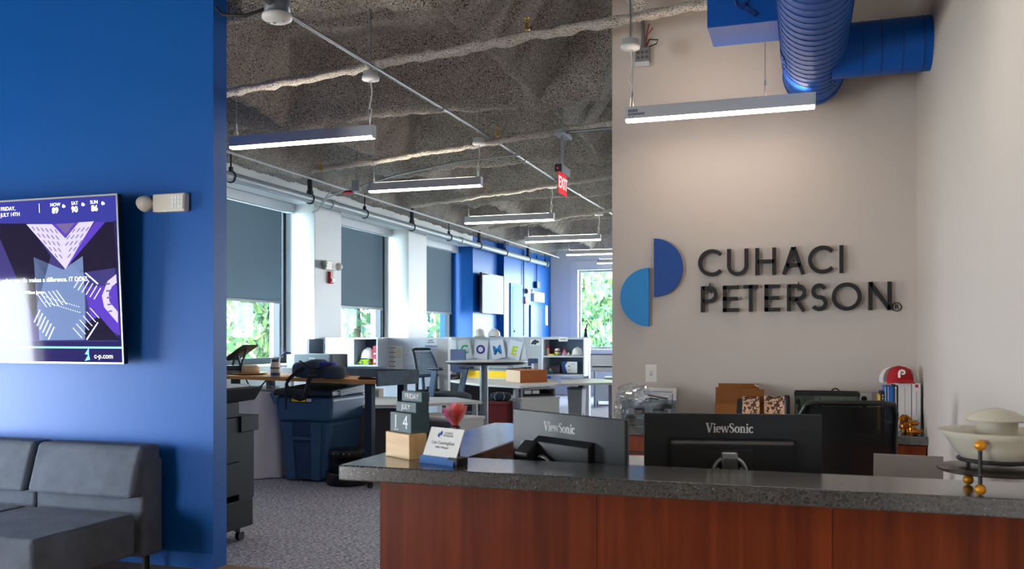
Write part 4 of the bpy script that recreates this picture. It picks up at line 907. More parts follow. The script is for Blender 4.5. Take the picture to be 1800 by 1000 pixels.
# open brown cardboard box
a, b = PY(1257, 674, 6.22), PY(1343, 722, 6.02)
t = thing('cardboard_box', 'open brown cardboard box with raised flaps behind the leopard print bags', 'box', ((a.x+b.x)/2, 6.12, KT))
x0, x1, y0, y1 = PY(1257, 700, 6.02).x, PY(1340, 700, 6.02).x, 6.0, 6.26
zf, zk = PY(1300, 682, 6.02).z, PY(1300, 674, 6.26).z
fold = PY(1300, 710, 6.02).z
BOXM = mat('box_brown', (150, 92, 34), .75, vary=(5, .1)); BOXD = mat('box_flap', (126, 74, 26), .8, vary=(5, .1))
MB().box(x0, x1, y0, y0+.006, KT, fold).build('front_wall', BOXM, t); MB().box(x0, x1, y1-.006, y1, KT, fold).build('back_wall', BOXM, t); MB().box(x0, x0+.006, y0+.006, y1-.006, KT, fold).build('side_wall', BOXM, t); MB().box(x1-.006, x1, y0+.006, y1-.006, KT, fold).build('side_wall', BOXM, t); MB().box(x0+.006, x1-.006, y0+.006, y1-.006, KT, KT+.006).build('bottom', BOXM, t)
MB().hexa([(x0+.004, y0, fold), (x1+.01, y0, fold), (x1+.01, y0+.005, fold), (x0+.004, y0+.005, fold)], [(x0+.004, y0+.012, zf+.004), (x1+.012, y0+.012, zf-.006), (x1+.012, y0+.018, zf-.006), (x0+.004, y0+.018, zf+.004)]).build('flap', BOXD, t)
MB().hexa([(x0, y1-.006, fold), (x1-.01, y1-.006, fold), (x1-.01, y1, fold), (x0, y1, fold)], [(x0, y1-.01, zk), (x1-.04, y1-.01, zk), (x1-.04, y1-.004, zk), (x0, y1-.004, zk)]).build('flap', BOXM, t)
q = PY(1330, 677.5, y1-.02); MB().bar((q.x-.012, q.y+.001, q.z+.006), (q.x+.012, q.y+.001, q.z-.008), .004, .008).build('tape_tab', PAPER, t)
# leopard print gift bags
LEO = mat('leopard_print', (226, 178, 142), .5, speck=[(46, (92, 52, 30), .50), (70, (30, 18, 14), .58), (60, (250, 226, 200), .60)])
for i, (pa, pb, py0, yk, lab) in enumerate(((1294, 1335, 698, 5.9, 'leopard print bag with black side, in front of the cardboard box'), (1343, 1379, 697, 5.93, 'leopard print bag right of the cardboard box, beside a black pouch'))):
    x0, x1 = PY(pa+(11 if i == 0 else 0), 700, yk).x, PY(pb, 700, yk).x; zt = PY(pa, py0, yk).z
    t = thing('gift_bag', lab, 'bag', ((x0+x1)/2, yk+.03, KT), group='leopard print bags')
    W = x1-x0; D_ = .07
    def bp(u, v):
        z = KT+(zt-KT)*v; puff = .006*math.sin(PI*v); a = u*4
        k = int(min(3, a)); f = a-k; y0, y1 = yk-puff, yk+D_+puff-.02*v
        P4 = [(x0, y0), (x1, y0), (x1, y1), (x0, y1), (x0, y0)]
        x = P4[k][0]*(1-f)+P4[k+1][0]*f; y = P4[k][1]*(1-f)+P4[k+1][1]*f
        if v > .99: z += .010*abs(math.cos(u*4*PI))-.006
        return (x, y, z)
    MB().grid(bp, 24, 6, False).build('bag_body', LEO, t)
    m = MB(); m.tube([(x0+.02, yk-.003, zt-.02), (x0+.025, yk-.006, zt+.004), (x0+W/2, yk-.004, zt-.010), (x1-.025, yk-.006, zt+.004), (x1-.02, yk-.003, zt-.02)], .003, 5); m.build('handle', BLACK, t)
    if i == 0: MB().prism([(x0-.045, KT), (x0-.002, KT), (x0-.002, zt-.012), (x0-.03, zt-.01)], 'y', yk, yk+.06).build('side_gusset', BLACK, t)
q0 = PY(1379, 697, 5.93); q1 = PY(1387, 720, 5.93)
solo(MB().sell(((q0.x+q1.x)/2, 5.97, (q0.z+KT)/2+.005), .019, .05, (q0.z+.006-KT)/2, .3, .5, 16, 10), 'pouch', BLACK, 'black upright pouch right of the leopard print bags', 'pouch', ((q0.x+q1.x)/2, 5.97, KT))
# terrarium
x0, x1 = PY(1396, 700, 5.98).x, PY(1512, 700, 5.98).x; zt = PY(1396, 689, 5.98).z
t = thing('terrarium', 'small glass terrarium with black rim and green plants behind the office chair', 'terrarium', ((x0+x1)/2, 6.08, KT))
y0, y1 = 5.98, 6.20
RM = mat('rim_black', (24, 24, 26), .4)
MB().box(x0, x1, y0, y1, KT, KT+.02).build('base_rim', RM, t)
m = MB(); m.box(x0, x1, y0, y0+.006, zt-.022, zt).box(x0, x1, y1-.006, y1, zt-.022, zt).box(x0, x0+.006, y0+.006, y1-.006, zt-.022, zt).box(x1-.006, x1, y0+.006, y1-.006, zt-.022, zt); m.build('top_rim', RM, t)
MB().box(x0+.006, x1-.006, y0+.006, y1-.006, zt-.012, zt-.006).build('mesh_lid', mat('screen_mesh', (84, 85, 88), .6, alpha=.35), t)
MB().box(x0+.002, x1-.002, y0+.002, y0+.005, KT+.02, zt-.022).build('pane', CLR, t); MB().box(x0+.002, x0+.005, y0+.005, y1-.005, KT+.02, zt-.022).build('pane', CLR, t); MB().box(x1-.005, x1-.002, y0+.005, y1-.005, KT+.02, zt-.022).build('pane', CLR, t)
MB().box(x0+.006, x1-.006, y1-.012, y1-.006, KT+.02, zt-.022).build('backdrop_panel', mat('terr_back', (222, 228, 190), .7), t)
m = MB(); m.torus((x0+.25, y0+.1, zt), .022, .004, 16, 6, Matrix.Rotation(PI/2, 3, 'X'), 0, PI); m.build('lid_handle', BLACK, t)
gm = [mat('plant_green', (90, 150, 60), .6), mat('plant_lime', (190, 220, 90), .6), mat('plant_dark', (28, 40, 26), .6)]
rr = random.Random(4); m = MB()
for i in range(70):
    bx_ = rr.uniform(x0+.03, x1-.03); by_ = rr.uniform(y0+.03, y1-.04); hh = rr.uniform(.04, zt-KT-.05); m.mi(rr.choice((0, 0, 1, 2)))
    a = rr.uniform(0, 6.28); l = Vector((math.cos(a), math.sin(a)*.5, 0))*.02; b0 = Vector((bx_, by_, KT+.02)); b1 = Vector((bx_+rr.uniform(-.02, .02), by_, KT+.02+hh))
    m.poly([b0-l*.3, b0+l*.3, (b0+b1)/2+l*.6, b1, (b0+b1)/2-l*.6])
m.build('plants', gm, t, kind='stuff')
q = PY(1403, 706, 6.05); MB().sell((q.x, 6.05, q.z), .016, .014, .018, n=12, m=8).sell((q.x+.01, 6.05, q.z-.05), .014, .012, .04, n=12, m=8).build('figurine', gm[2], t)
# white paper easel / card behind terrarium and dark small objects
a = PY(1508, 690, 6.24)
solo(MB().box(a.x, a.x+.085, 6.24, 6.25, KT, a.z), 'greeting_card', PAPER, 'pale card standing on the credenza right of the terrarium', 'card', (a.x+.04, 6.245, KT))
q = PY(1519, 701, 6.1); solo(MB().sell((q.x, 6.1, q.z), .018, .018, .018, n=14, m=10).lathe([(.014, 0), (.016, q.z-KT-.012), (0, q.z-KT-.012)], (q.x, 6.1, KT), 12), 'ornament', MATTE, 'small black round ornament right of the terrarium', 'ornament', (q.x, 6.1, KT))
# books and binders
y0 = 5.93
def book(pa, pb, py, label, m_, cat='book', depth=.2, spine=None, nm='book', y=5.93, g='books and binders below the caps'):
    a = PY(pa, py, y); b = PY(pb, py, y); t = thing(nm, label, cat, ((a.x+b.x)/2, y+depth/2, KT), group=g)
    MB().box(a.x+.0005, b.x-.0005, y, y+depth, KT+.0005, a.z).build('cover', m_, t, bevel=.002)
    return t, a.x, b.x, a.z
BB = mat('binder_blue', (40, 108, 196), .45); WB = mat('binder_white', (226, 224, 222), .4)
book(1544, 1548, 694, 'thin yellow book, leftmost of the row of books', mat('book_yellow', (226, 190, 60), .6), depth=.14)
t, xa, xb, zt = book(1548, 1555.5, 688, 'thin dark navy book beside the thin yellow book', mat('book_navy', (28, 30, 46), .6), depth=.16)
m = MB()
for k in range(5): m.box(xa+.008, xb-.008, y0-.001, y0, zt-.03-.018*k, zt-.02-.018*k)
m.build('spine_print', LGREY, t, kind='stuff')
for i, (pa, pb, py, lab) in enumerate(((1555.5, 1560, 680, 'narrow blue binder with white edge, left of the wider blue one'), (1560.5, 1571, 679.5, 'wide blue binder standing next to the comb bound book'))):
    t, xa, xb, zt = book(pa, pb, py, lab, BB, 'binder', .24, nm='binder')
    MB().box(xa+.001, xb-.001, y0-.0015, y0, KT+.055, KT+.065).build('spine_label', PAPER, t)
    MB().box(xa+.0005, xa+.004, y0-.001, y0, KT+.002, zt-.002).build('white_edge', PAPER, t)
t, xa, xb, zt = book(1571.5, 1578.5, 678, 'black and white comb bound book between the blue and white binders', MATTE, 'book', .22, nm='comb_bound_book')
m = MB().box(xa+.005, xb-.008, y0-.002, y0, KT+.004, zt-.004); m.build('pages', PAPER, t)
m = MB()
for k in range(38): m.box(xa+.006, xb-.010, y0-.005, y0-.002, KT+.008+.0068*k, KT+.0115+.0068*k)
m.build('comb_binding', DGREY, t, kind='stuff')
t, xa, xb, zt = book(1579, 1602, 674, 'widest white binder with small grey spine lettering', WB, 'binder', .27, nm='binder')
m = MB()
for k in range(22): m.box((xa+xb)/2-.002, (xa+xb)/2+.002+.001*(k % 3), y0-.001, y0, zt-.03-.008*k, zt-.026-.008*k)
m.build('spine_print', MGREY, t, kind='stuff')
t, xa, xb, zt = book(1603, 1620, 674, 'white binder with red label and red spine lettering, at the row end', WB, 'binder', .27, nm='binder')
MB().box(xa+.018, xb-.018, y0-.001, y0, zt-.024, zt-.007).build('red_label', RED, t)
m = MB()
for k in range(26): m.box((xa+xb)/2-.004, (xa+xb)/2+.001+.0012*(k % 3), y0-.001, y0, zt-.05-.0056*k, zt-.047-.0056*k)
m.build('spine_print', mat('print_red', (196, 110, 116), .6), t, kind='stuff')
MB().box(xb-.006, xb-.001, y0-.001, y0, KT+.003, zt-.003).build('dark_edge', DGREY, t)
zc = zt
# caps on the binders
def cap(label, c, m_, mback, brim_m, s=1.0, rz=0, logo=True):
    t = thing('baseball_cap', label, 'cap', c, rz)
    def dome(a0, a1, n): 
        return MB().lathe([(.092*s, 0), (.095*s, .025*s), (.090*s, .055*s), (.074*s, .085*s), (.045*s, .103*s), (.012*s, .110*s), (0, .110*s)], (0, 0, .004), n, 1, 1.08, True, a0, a1)
    dome(R(-150), R(-30), 18).build('front_panel', m_, t, world=False); MB().lathe([(.092*s, 0), (.095*s, .025*s), (.090*s, .055*s), (.074*s, .085*s), (.045*s, .103*s), (.012*s, .108*s), (0, .108*s)], (0, .02, .003), 26, 1.26, 1.05, True, R(-32), R(212)).build('back_panel', mback, t, world=False)
    MB().grid(lambda u, v: Vector(((.078+.016*v)*s*math.sin((u-.5)*2.5), -.068*s-(.024+.055*v)*s*math.cos((u-.5)*2.2), .014*s-.020*v*s*abs(math.cos((u-.5)*2.2))**.5-.022*s*(abs(u-.5)*2)**2*(.3+v*.7)+.016*s)), 18, 5).build('brim', brim_m, t, world=False)
    MB().sell((0, 0, .113*s), .008*s, .008*s, .004*s, n=10, m=6).build('button', m_, t, world=False)
    return t
CAPR = mat('cap_red', (166, 22, 34), .8); CAPW = thin('cap_white_mesh', (236, 226, 226), .25)
xm = PY(1580, 680, 5.99).x
t = cap('red fronted cap with white mesh back and letter badge, resting on the binders', (xm, 6.0, zc-.002), CAPR, CAPW, mat('cap_brim', (184, 28, 42), .7), .93, R(4))
# curly badge letter: stem with a bowl that curls in
m = MB(); pts = [(-.012, -.024), (-.012, .004), (-.008, .016), (.004, .021), (.016, .016), (.019, .006), (.013, -.003), (.004, -.003), (.001, .004), (.006, .008)]
dz = .062; P3 = [Vector((px_, -.1015+.22*max(0, pz_+.012)*1.0, dz+pz_)) for px_, pz_ in pts]
m.tube(P3, [.0075, .0075, .007, .0065, .0065, .006, .0055, .0045, .003, .002], 8); m.build('badge', TXW, t, world=False)
# gilded animal figurines
def figurine(label, px, py, scale, face):
    q = PZ(px, py, KT); t = thing('gilded_figurine', label, 'figurine', (q.x, q.y, KT), group='gilded animal figurines'); s = scale
    GD = mat('gilt', (190, 120, 34), .25, .85)
    X = lambda v: Vector((q.x+v[0]*s*face, q.y+v[1]*s, KT+v[2]*s))
    if face > 0:    # seated dog turned to the right, snout up
        m = MB(); m.sell(X((.004, 0, .022)), .034*s, .022*s, .022*s, n=18, m=12); m.sell(X((-.014, 0, .036)), .019*s, .018*s, .034*s, n=16, m=12); m.build('body', GD, t)
        m = MB(); m.sell(X((-.012, 0, .075)), .019*s, .018*s, .018*s, n=16, m=12); m.tube([X((-.002, 0, .074)), X((.016, 0, .072)), X((.026, 0, .076))], [.013*s, .011*s, .008*s], 10); m.sell(X((.028, 0, .079)), .005*s, .005*s, .005*s, n=8, m=6); m.build('head', GD, t)
        for sy in (-1, 1): MB().tube([X((-.016, sy*.012, .088)), X((-.026, sy*.02, .078)), X((-.024, sy*.02, .062))], [.006*s, .009*s, .006*s], 8).build('ear', GD, t)
        for sy in (-1, 1): MB().tube([X((-.022, sy*.011, .03)), X((-.024, sy*.012, .004)), X((-.014, sy*.012, .003))], [.009*s, .008*s, .007*s], 8).build('leg', GD, t)
        MB().tube([X((.034, 0, .02)), X((.045, .005, .028)), X((.046, .008, .04))], [.008*s, .006*s, .004*s], 8).build('tail', GD, t)
        MB().tube([X((.0, 0, .092)), X((.018, -.004, .088)), X((.024, -.005, .098))], [.003*s, .003*s, .002*s], 6).build('twig', MATTE, t)
    else:           # curly dog sitting upright
        m = MB(); rr = random.Random(9)
        m.sell(X((0, 0, .042)), .030*s, .028*s, .042*s, n=18, m=14)
        for i in range(70):
            a = rr.uniform(0, 6.28); zz = rr.uniform(-.9, .9); k = math.sqrt(1-zz*zz)
            m.sell(X((.029*k*math.cos(a), .027*k*math.sin(a), .042+.040*zz)), .007*s, .007*s, .007*s, n=7, m=5)
        m.build('body', mat('gilt_dark', (150, 88, 26), .3, .8), t)
        m = MB(); m.sell(X((.004, -.006, .092)), .024*s, .022*s, .022*s, n=16, m=12)
        for i in range(36):
            a = rr.uniform(0, 6.28); zz = rr.uniform(-.3, .95); k = math.sqrt(1-zz*zz); m.sell(X((.004+.023*k*math.cos(a), -.006+.021*k*math.sin(a), .092+.021*zz)), .006*s, .006*s, .006*s, n=7, m=5)
        m.sell(X((.008, -.028, .086)), .010*s, .012*s, .009*s, n=12, m=8); m.build('head', mat('gilt_dark', (150, 88, 26), .3, .8), t)
        for sx in (-1, 1): MB().tube([X((sx*.022, -.006, .10)), X((sx*.032, -.01, .086)), X((sx*.030, -.012, .07))], [.007*s, .010*s, .007*s], 8).build('ear', GD, t)
        for sx in (-1, 1): MB().tube([X((sx*.012, -.024, .03)), X((sx*.012, -.032, .006))], [.009*s, .008*s], 8).build('leg', GD, t)
figurine('gold curly dog figurine sitting upright before the widest white binder', 1591, 761.5, .98, -1)
figurine('smaller gold dog figurine with raised snout at the front credenza corner', 1607, 765, .95, 1)
# ================================================================== SOFA
SOF = mat('sofa_fabric', (92, 100, 112), .95, vary=(7, .18), bump=(160, .35)); SXR = -3.86
def sofa(i, x0, x1, label):
    t = thing('sofa_section', label, 'sofa', ((x0+x1)/2, 4.2, 0), group='charcoal sofa sections')
    MB().box(x0+.004, x1-.004, 3.66, 4.42, .13, .385).build('seat', SOF, t, bevel=.025, seg=3)
    MB().box(x0+.004, x1-.004, 4.475, 4.66, .10, .70).build('back_frame', SOF, t, bevel=.02, seg=3)
    m = MB(); m.prism([(4.385, .475), (4.655, .475), (4.655, .782), (4.475, .782)], 'x', x0+.012, x1-.012)
    m.build('back_cushion', SOF, t, bevel=.032, seg=4)
    for xx in (x0+.05, x1-.05):
        for yy in (3.76, 4.56): MB().cyl((xx, yy, 0), (xx, yy, .135), .022, 12).build('leg', BLACK, t)
sofa(0, SXR-.84, SXR, 'charcoal fabric sofa seat at the open end, by the corner of the blue wall')
sofa(1, SXR-1.68, SXR-.84, 'charcoal fabric sofa seat under the screen, cut by the picture edge')
# ================================================================== COPIER BESIDE THE BLUE WALL
CX = -3.80
yl = lambda px: PX(px, 800, CX).y
zz = lambda px, py: PX(px, py, CX).z
t = thing('copier', 'tall black office copier standing behind the end of the blue wall', 'copier', (-4.2, 5.25, 0))
CB_ = mat('copier_black', (20, 23, 26), .55, spec=.2); CB2 = mat('copier_panel', (25, 29, 32), .55, spec=.2); CTR = mat('copier_trim', (176, 172, 166), .5)
y1 = yl(447); ym = yl(419.5)
MB().box(-4.7, CX-.01, 4.93, y1, .10, .30).build('base', CB_, t, bevel=.006)
MB().box(-4.7, CX, ym+.002, y1, .30, zz(440, 757)).build('paper_unit', CB2, t, bevel=.006)
MB().box(-4.7, CX+.006, ym-.3, ym, zz(405, 873), zz(405, 815)-.002).build('lower_drawer', CB2, t, bevel=.004); MB().box(-4.7, CX+.006, ym-.3, ym, zz(405, 815)+.002, zz(405, 735)-.002).build('side_door', CB2, t, bevel=.004); MB().box(-4.7, CX+.004, ym-.3, ym, zz(405, 735)+.002, zz(405, 708)).build('upper_cover', CB_, t, bevel=.004)
MB().box(-4.6, CX+.02, ym+.002, yl(451), zz(440, 757)+.002, zz(440, 729)).build('bypass_tray', CB2, t, bevel=.005)
MB().box(-4.6, CX-.04, ym+.002, yl(428), zz(440, 729), zz(440, 708)).build('neck', CB_, t)
MB().box(-4.6, CX-.02, y1-.004, y1+.014, .22, zz(440, 757)).build('edge_trim', CTR, t)
m = MB(); ya, yb = 4.93, yl(457); za, zb = zz(430, 708), zz(430, 681)
m.hexa([(-4.65, ya, za), (CX-.02, ya, za), (CX-.02, yb-.03, za+.012), (-4.65, yb-.03, za+.012)], [(-4.65, ya, zb), (CX+.03, ya, zb), (CX+.03, yb, zb), (-4.65, yb, zb)])
m.build('scanner_lid', CB2, t, bevel=.006)
MB().box(-4.6, CX-.02, ya+.02, yb-.1, zb+.001, zb+.02).build('document_cover', LGREY, t, bevel=.004)
for yy in (y1-.09, 5.0):
    m = MB(); m.cyl((CX-.075, yy, .035), (CX-.045, yy, .035), .035, 16); c = m.build('caster', MATTE, t); MB().box(CX-.085, CX-.035, yy-.03, yy+.03, .065, .10).build('fork', SILV, c)
# ================================================================== HIGH WORK TABLE
A = PZ(661, 668, 1.045); Bq = PZ(397, 659.5, 1.045); RZ = math.atan2(A.y-Bq.y, A.x-Bq.x)
OAK = wood('oak_top', (222, 160, 96), (200, 136, 74), .45, 'x', 5)
t = thing('high_work_table', 'bar height work table with oak top, navy edge boards and dark legs', 'table', (A.x, A.y, 0), RZ)
MB().box(-2.12, 0, 0, .62, 1.005, 1.045).build('tabletop', OAK, t, bevel=.003, world=False)
CHK = mat('navy_board', (34, 62, 84), .55, vary=(9, .55))
MB().box(.001, .022, -.002, .62, .985, 1.125).build('side_board', CHK, t, bevel=.003, world=False); MB().box(-1.7, .022, .621, .642, .985, 1.125).build('back_board', CHK, t, bevel=.003, world=False)
for lx in (-.125, -1.98):
    for ly in (.06, .56):
        l = MB().box(lx-.042, lx+.042, ly-.03, ly+.03, .10, 1.004).build('leg', NAVY, t, bevel=.003, world=False)
        MB().cyl((lx-.012, ly, .03), (lx+.012, ly, .03), .03, 12).box(lx-.018, lx+.018, ly-.01, ly+.01, .03, .1).build('caster', MATTE, l, world=False)
MB().box(-1.93, -.17, .545, .575, .20, .25).build('stretcher', NAVY, t, world=False)
TZ = 1.0455
def on(px, py): return PZ(px, py, TZ)
# straw hat
q = on(440, 658.2)
STR = mat('straw', (222, 196, 158), .85, vary=(60, .25), bump=(120, .6))
t = thing('straw_hat', 'straw sun hat lying on the oak table in front of the nearest window', 'hat', (q.x, q.y, TZ))
MB().lathe([(.095, .012), (.12, .008), (.16, .006), (.2, .016), (.205, .022), (.2, .024), (.16, .014), (.12, .015), (.095, .02)], q, 40, 1, .9).build('brim', STR, t)
MB().lathe([(.097, .012), (.099, .05), (.094, .088), (.075, .104), (.04, .098), (0, .092)], q, 32, 1, .9).build('crown', STR, t)
MB().lathe([(.099, .012), (.101, .014), (.102, .030), (.100, .032)], q, 32, 1, .9).build('band', mat('straw_band', (196, 140, 70), .8), t)
q = on(484, 662)
t = thing('thermos', 'striped thermos flask with dark cap beside the straw hat', 'flask', (q.x, q.y, TZ))
cr = mat('flask_cream', (214, 200, 180), .4); bk = mat('flask_dark', (38, 40, 48), .4); bl = mat('flask_blue', (40, 66, 100), .4)
MB().lathe([(0, .0), (.047, 0), (.049, .012), (.049, .05)], q, 24).build('base', cr, t); MB().lathe([(.0495, .012), (.0495, .042)], q, 24).build('blue_stripe', bl, t); MB().lathe([(.049, .05), (.049, .085), (.049, .10), (.048, .135), (.04, .15)], q, 24).build('body', cr, t)
MB().lathe([(.0497, .083), (.0497, .096)], q, 24).build('dark_stripe', bk, t); MB().lathe([(.04, .15), (.04, .176), (.036, .18), (0, .18)], q, 24).build('cap', bk, t)
# tablet on a folding stand
t = thing('tablet_stand', 'tilted black tablet on a folding stand before the nearest window', 'tablet stand', on(404, 657.5))
g = lambda px, py, d=0: PT(px, py, 9.62+d)
m = MB(); m.bar(g(392, 632), g(427, 608), .20, .018, (0, 1, 0)); 
a, b = g(392, 634), g(427, 609); dpt = Vector((.06, .19, 0))
m = MB().hexa([a, a+dpt, a+dpt+Vector((0, 0, .02)), a+Vector((0, 0, .02))], [b, b+dpt, b+dpt+Vector((0, 0, .02)), b+Vector((0, 0, .02))]); m.build('tablet', BLACK, t, bevel=.004)
m = MB(); m.bar(g(420, 614)+dpt*.5, g(411, 642)+dpt*.5, .03, .018); m.bar(g(405, 626)+dpt*.5, g(410, 645)+dpt*.5, .03, .018); m.bar(g(398, 634)+dpt*.5, g(394, 650)+dpt*.5, .03, .018); m.build('support_arm', CHAR, t, kind='stuff')
a = g(396, 655); m = MB(); m.box(a.x-.1, a.x+.125, a.y+.02, a.y+.24, TZ, TZ+.045); m.build('base', mat('stand_grey', (120, 124, 126), .4, .4), t, bevel=.005)
a = g(398, 648); MB().box(a.x-.07, a.x+.09, a.y+.05, a.y+.2, TZ+.045, TZ+.1).build('hinge_block', CHAR, t, bevel=.005)
# camera bag with straps over the table edge
q = on(545, 667); bx = q.x; by = q.y+.18
t = thing('shoulder_bag', 'open dark blue grey shoulder bag with straps hanging over the table edge', 'bag', (bx, by, TZ), RZ)
BG = mat('bag_fabric', (52, 66, 82), .85, bump=(90, .3)); BGD = mat('bag_strap', (24, 27, 32), .8); BGB = mat('bag_lining', (36, 44, 150), .7)
MB().sell((-.10, .0, .088), .155, .12, .088, .55, .6, 26, 14, lambda p: Vector((p.x, p.y, p.z+.02*math.sin(p.x*14)*(p.z > 0)))).build('main_pocket', BG, t, world=False)
MB().sell((.165, .01, .065), .115, .10, .065, .5, .6, 22, 12).build('side_pocket', BG, t, world=False)
MB().sell((-.20, -.06, .085), .07, .075, .075, .7, .7, 18, 10).build('end_pocket', mat('bag_front', (66, 82, 100), .85), t, world=False)
m = MB().sell((.05, .02, .13), .13, .07, .035, .6, .6, 22, 10, lambda p: p+Vector((0, 0, .012*noise.noise(p*30)))); m.build('lining', BGB, t, world=False)
m = MB(); m.tube([(-.21, -.06, .17), (-.16, -.1, .172), (-.08, -.12, .145), (0, -.125, .11), (.09, -.12, .105), (.17, -.1, .13), (.2, -.05, .15)], .008, 8); m.build('zip_edge', BGD, t, world=False)
m = MB(); m.tube([(-.09, -.12, .11), (-.15, -.16, .07), (-.205, -.20, .006), (-.235, -.215, -.05), (-.238, -.215, -.2), (-.237, -.215, -.30)], [.02, .02, .02, .016, .012, .006], 8, flat=.25, up=(0, 1, 0)); m.build('strap', BGD, t, world=False)
m = MB(); m.tube([(-.24, -.205, .0), (-.225, -.212, -.06), (-.18, -.215, -.13), (-.12, -.22, -.175), (-.05, -.22, -.19), (.01, -.22, -.17), (.045, -.22, -.10), (.06, -.215, -.02), (.062, -.20, .03), (.04, -.14, .10)], [.012, .014, .016, .018, .022, .03, .034, .034, .032, .024], 8, flat=.3, up=(0, 1, 0)); m.build('strap', BGD, t, world=False)
m = MB().box(.03, .085, -.215, -.12, .035, .05); m.build('buckle', CHAR, t, world=False)
q = on(600, 664); t = thing('key_bunch', 'small bunch of keys and trinkets on the oak table', 'keys', (q.x, q.y, TZ)); rr = random.Random(2)
KM = [SILV, mat('key_red', (150, 60, 56), .5), mat('key_pink', (206, 150, 140), .5), BLACK]
for i in range(7):
    a = rr.uniform(0, 6.28); c = q+Vector((rr.uniform(-.06, .07), rr.uniform(-.03, .03), .006+.006*i)); MB().bar(c-Vector((math.cos(a), math.sin(a), -.1))*.03, c+Vector((math.cos(a), math.sin(a), .1))*.03, .018, .006).build('key', KM[i % 4], t)
q = on(645, 667.5); t = thing('folded_wallet', 'dark folded wallet lying on the oak table near its end board', 'wallet', (q.x-.02, q.y+.1, TZ), RZ)
MB().box(-.11, .09, -.05, .05, 0, .016).build('lower_half', MATTE, t, bevel=.004, world=False); MB().box(-.10, .04, -.04, .045, .016, .03).build('upper_half', mat('wallet_brown', (92, 66, 60), .6), t, bevel=.004, world=False); MB().box(.05, .085, -.03, .02, .0165, .022).build('cards', PAPER, t, world=False)
# white side box and headband behind the bag
q = PT(507, 640, 10.3)
t = thing('headset', 'thin headset with dark blue headband standing up behind the thermos', 'headset', (q.x, q.y, 1.0))
m = MB(); pts = [PT(a, b, 10.3) for a, b in ((494, 645), (491.5, 634), (493, 627), (497, 622.5), (503, 620), (511, 620.5))]; m.tube(pts[:3], .006, 6); m.build('boom', LGREY, t)
m = MB(); m.tube(pts[2:], [.006, .012, .014, .008], 8); m.build('headband', mat('band_blue', (40, 40, 110), .5), t)
m = MB(); m.box(q.x-.14, q.x+.05, q.y, q.y+.08, .98, 1.10); m.build('stand', LGREY, t, bevel=.004)
MB().box(q.x-.12, q.x+.03, q.y+.01, q.y+.07, 0, .98).build('post', LGREY, t)
# printer on a storage cabinet behind the table
a, b = PT(518, 622, 10.7), PT(578, 650, 10.45)
t = thing('storage_cabinet', 'grey low cabinet carrying the printer behind the work table', 'cabinet', ((a.x+b.x)/2, a.y+.2, 0))
cx0, cx1, cy0 = a.x, b.x, (a.y+b.y)/2
MB().box(cx0, cx1, cy0, cy0+.4, .05, .96).build('body', LGREY, t); MB().box(cx0+.02, cx1-.02, cy0+.02, cy0+.38, 0, .05).build('plinth', DGREY, t)
for i in range(2): MB().box(cx0+.005+i*(cx1-cx0)/2, cx0-.005+(i+1)*(cx1-cx0)/2, cy0-.016, cy0, .07, .94).build('door', LGREY, t, bevel=.003)
t = thing('printer', 'grey desktop printer with a long paper slot, behind the shoulder bag', 'printer', ((cx0+cx1)/2, cy0+.2, .961))
PG = mat('printer_grey', (124, 136, 142), .45); zt = a.z
MB().box(cx0+.01, cx1-.02, cy0+.01, cy0+.39, .961, zt).build('body', PG, t, bevel=.008); MB().box(cx1-.019, cx1+.008, cy0+.01, cy0+.39, .961, zt-.004).build('end_cover', BLACK, t, bevel=.004)
MB().box(cx0+.05, cx1-.07, cy0-.004, cy0+.0095, zt-.135, zt-.10).build('output_slot', BLACK, t); MB().box(cx0+.04, cx1-.06, cy0-.015, cy0+.0095, zt-.16, zt-.14).build('output_tray', LGREY, t)
m = MB(); [m.box((cx0+cx1)/2-.04+.016*k, (cx0+cx1)/2-.028+.016*k, cy0+.0085, cy0+.0095, zt-.06, zt-.042) for k in range(5)]; m.build('faint_print', LGREY, t, kind='stuff')
MB().box(cx0-.11, cx0, cy0+.05, cy0+.3, .961, zt-.01).build('side_panel', mat('printer_side', (190, 206, 204), .5), t, bevel=.006)
# ================================================================== UNDER THE TABLE: bin, stool, draped stand
t = thing('trash_bin', 'large dark blue wheeled trash bin with lid under the oak table', 'bin', (-4.8, 8.15, 0))
BN = mat('bin_blue', (56, 90, 128), .5, vary=(3, .08)); BND = mat('bin_lid', (24, 34, 46), .45); BNR = mat('bin_recess', (38, 66, 100), .55)
L0, L1, T0, T1, Ya, Yb = -5.02, -4.54, -5.09, -4.47, 7.86, 8.46
def lv(z): k = z/.86; return (L0+(T0-L0)*k, L1+(T1-L1)*k, Ya-.05*k, Yb+.05*k)
def tier(z0, z1, ex=0):
    a = lv(z0); b = lv(z1); return ([(a[0]-ex, a[2]-ex, z0), (a[1]+ex, a[2]-ex, z0), (a[1]+ex, a[3]+ex, z0), (a[0]-ex, a[3]+ex, z0)], [(b[0]-ex, b[2]-ex, z1), (b[1]+ex, b[2]-ex, z1), (b[1]+ex, b[3]+ex, z1), (b[0]-ex, b[3]+ex, z1)])
MB().hexa(*tier(.02, .62)).build('lower_body', BN, t, bevel=.05, seg=4); MB().hexa(*tier(.605, .86, .018)).build('upper_body', BN, t, bevel=.045, seg=4)
def fr(x, z, o): k = lv(z); return Vector((k[0]+(k[1]-k[0])*x, k[2]-o, z))
def fpan(m, x0, x1, z0, z1, o0, o1):
    m.hexa([fr(x0, z0, o1), fr(x1, z0, o1), fr(x1, z0, o0), fr(x0, z0, o0)], [fr(x0, z1, o1), fr(x1, z1, o1), fr(x1, z1, o0), fr(x0, z1, o0)])
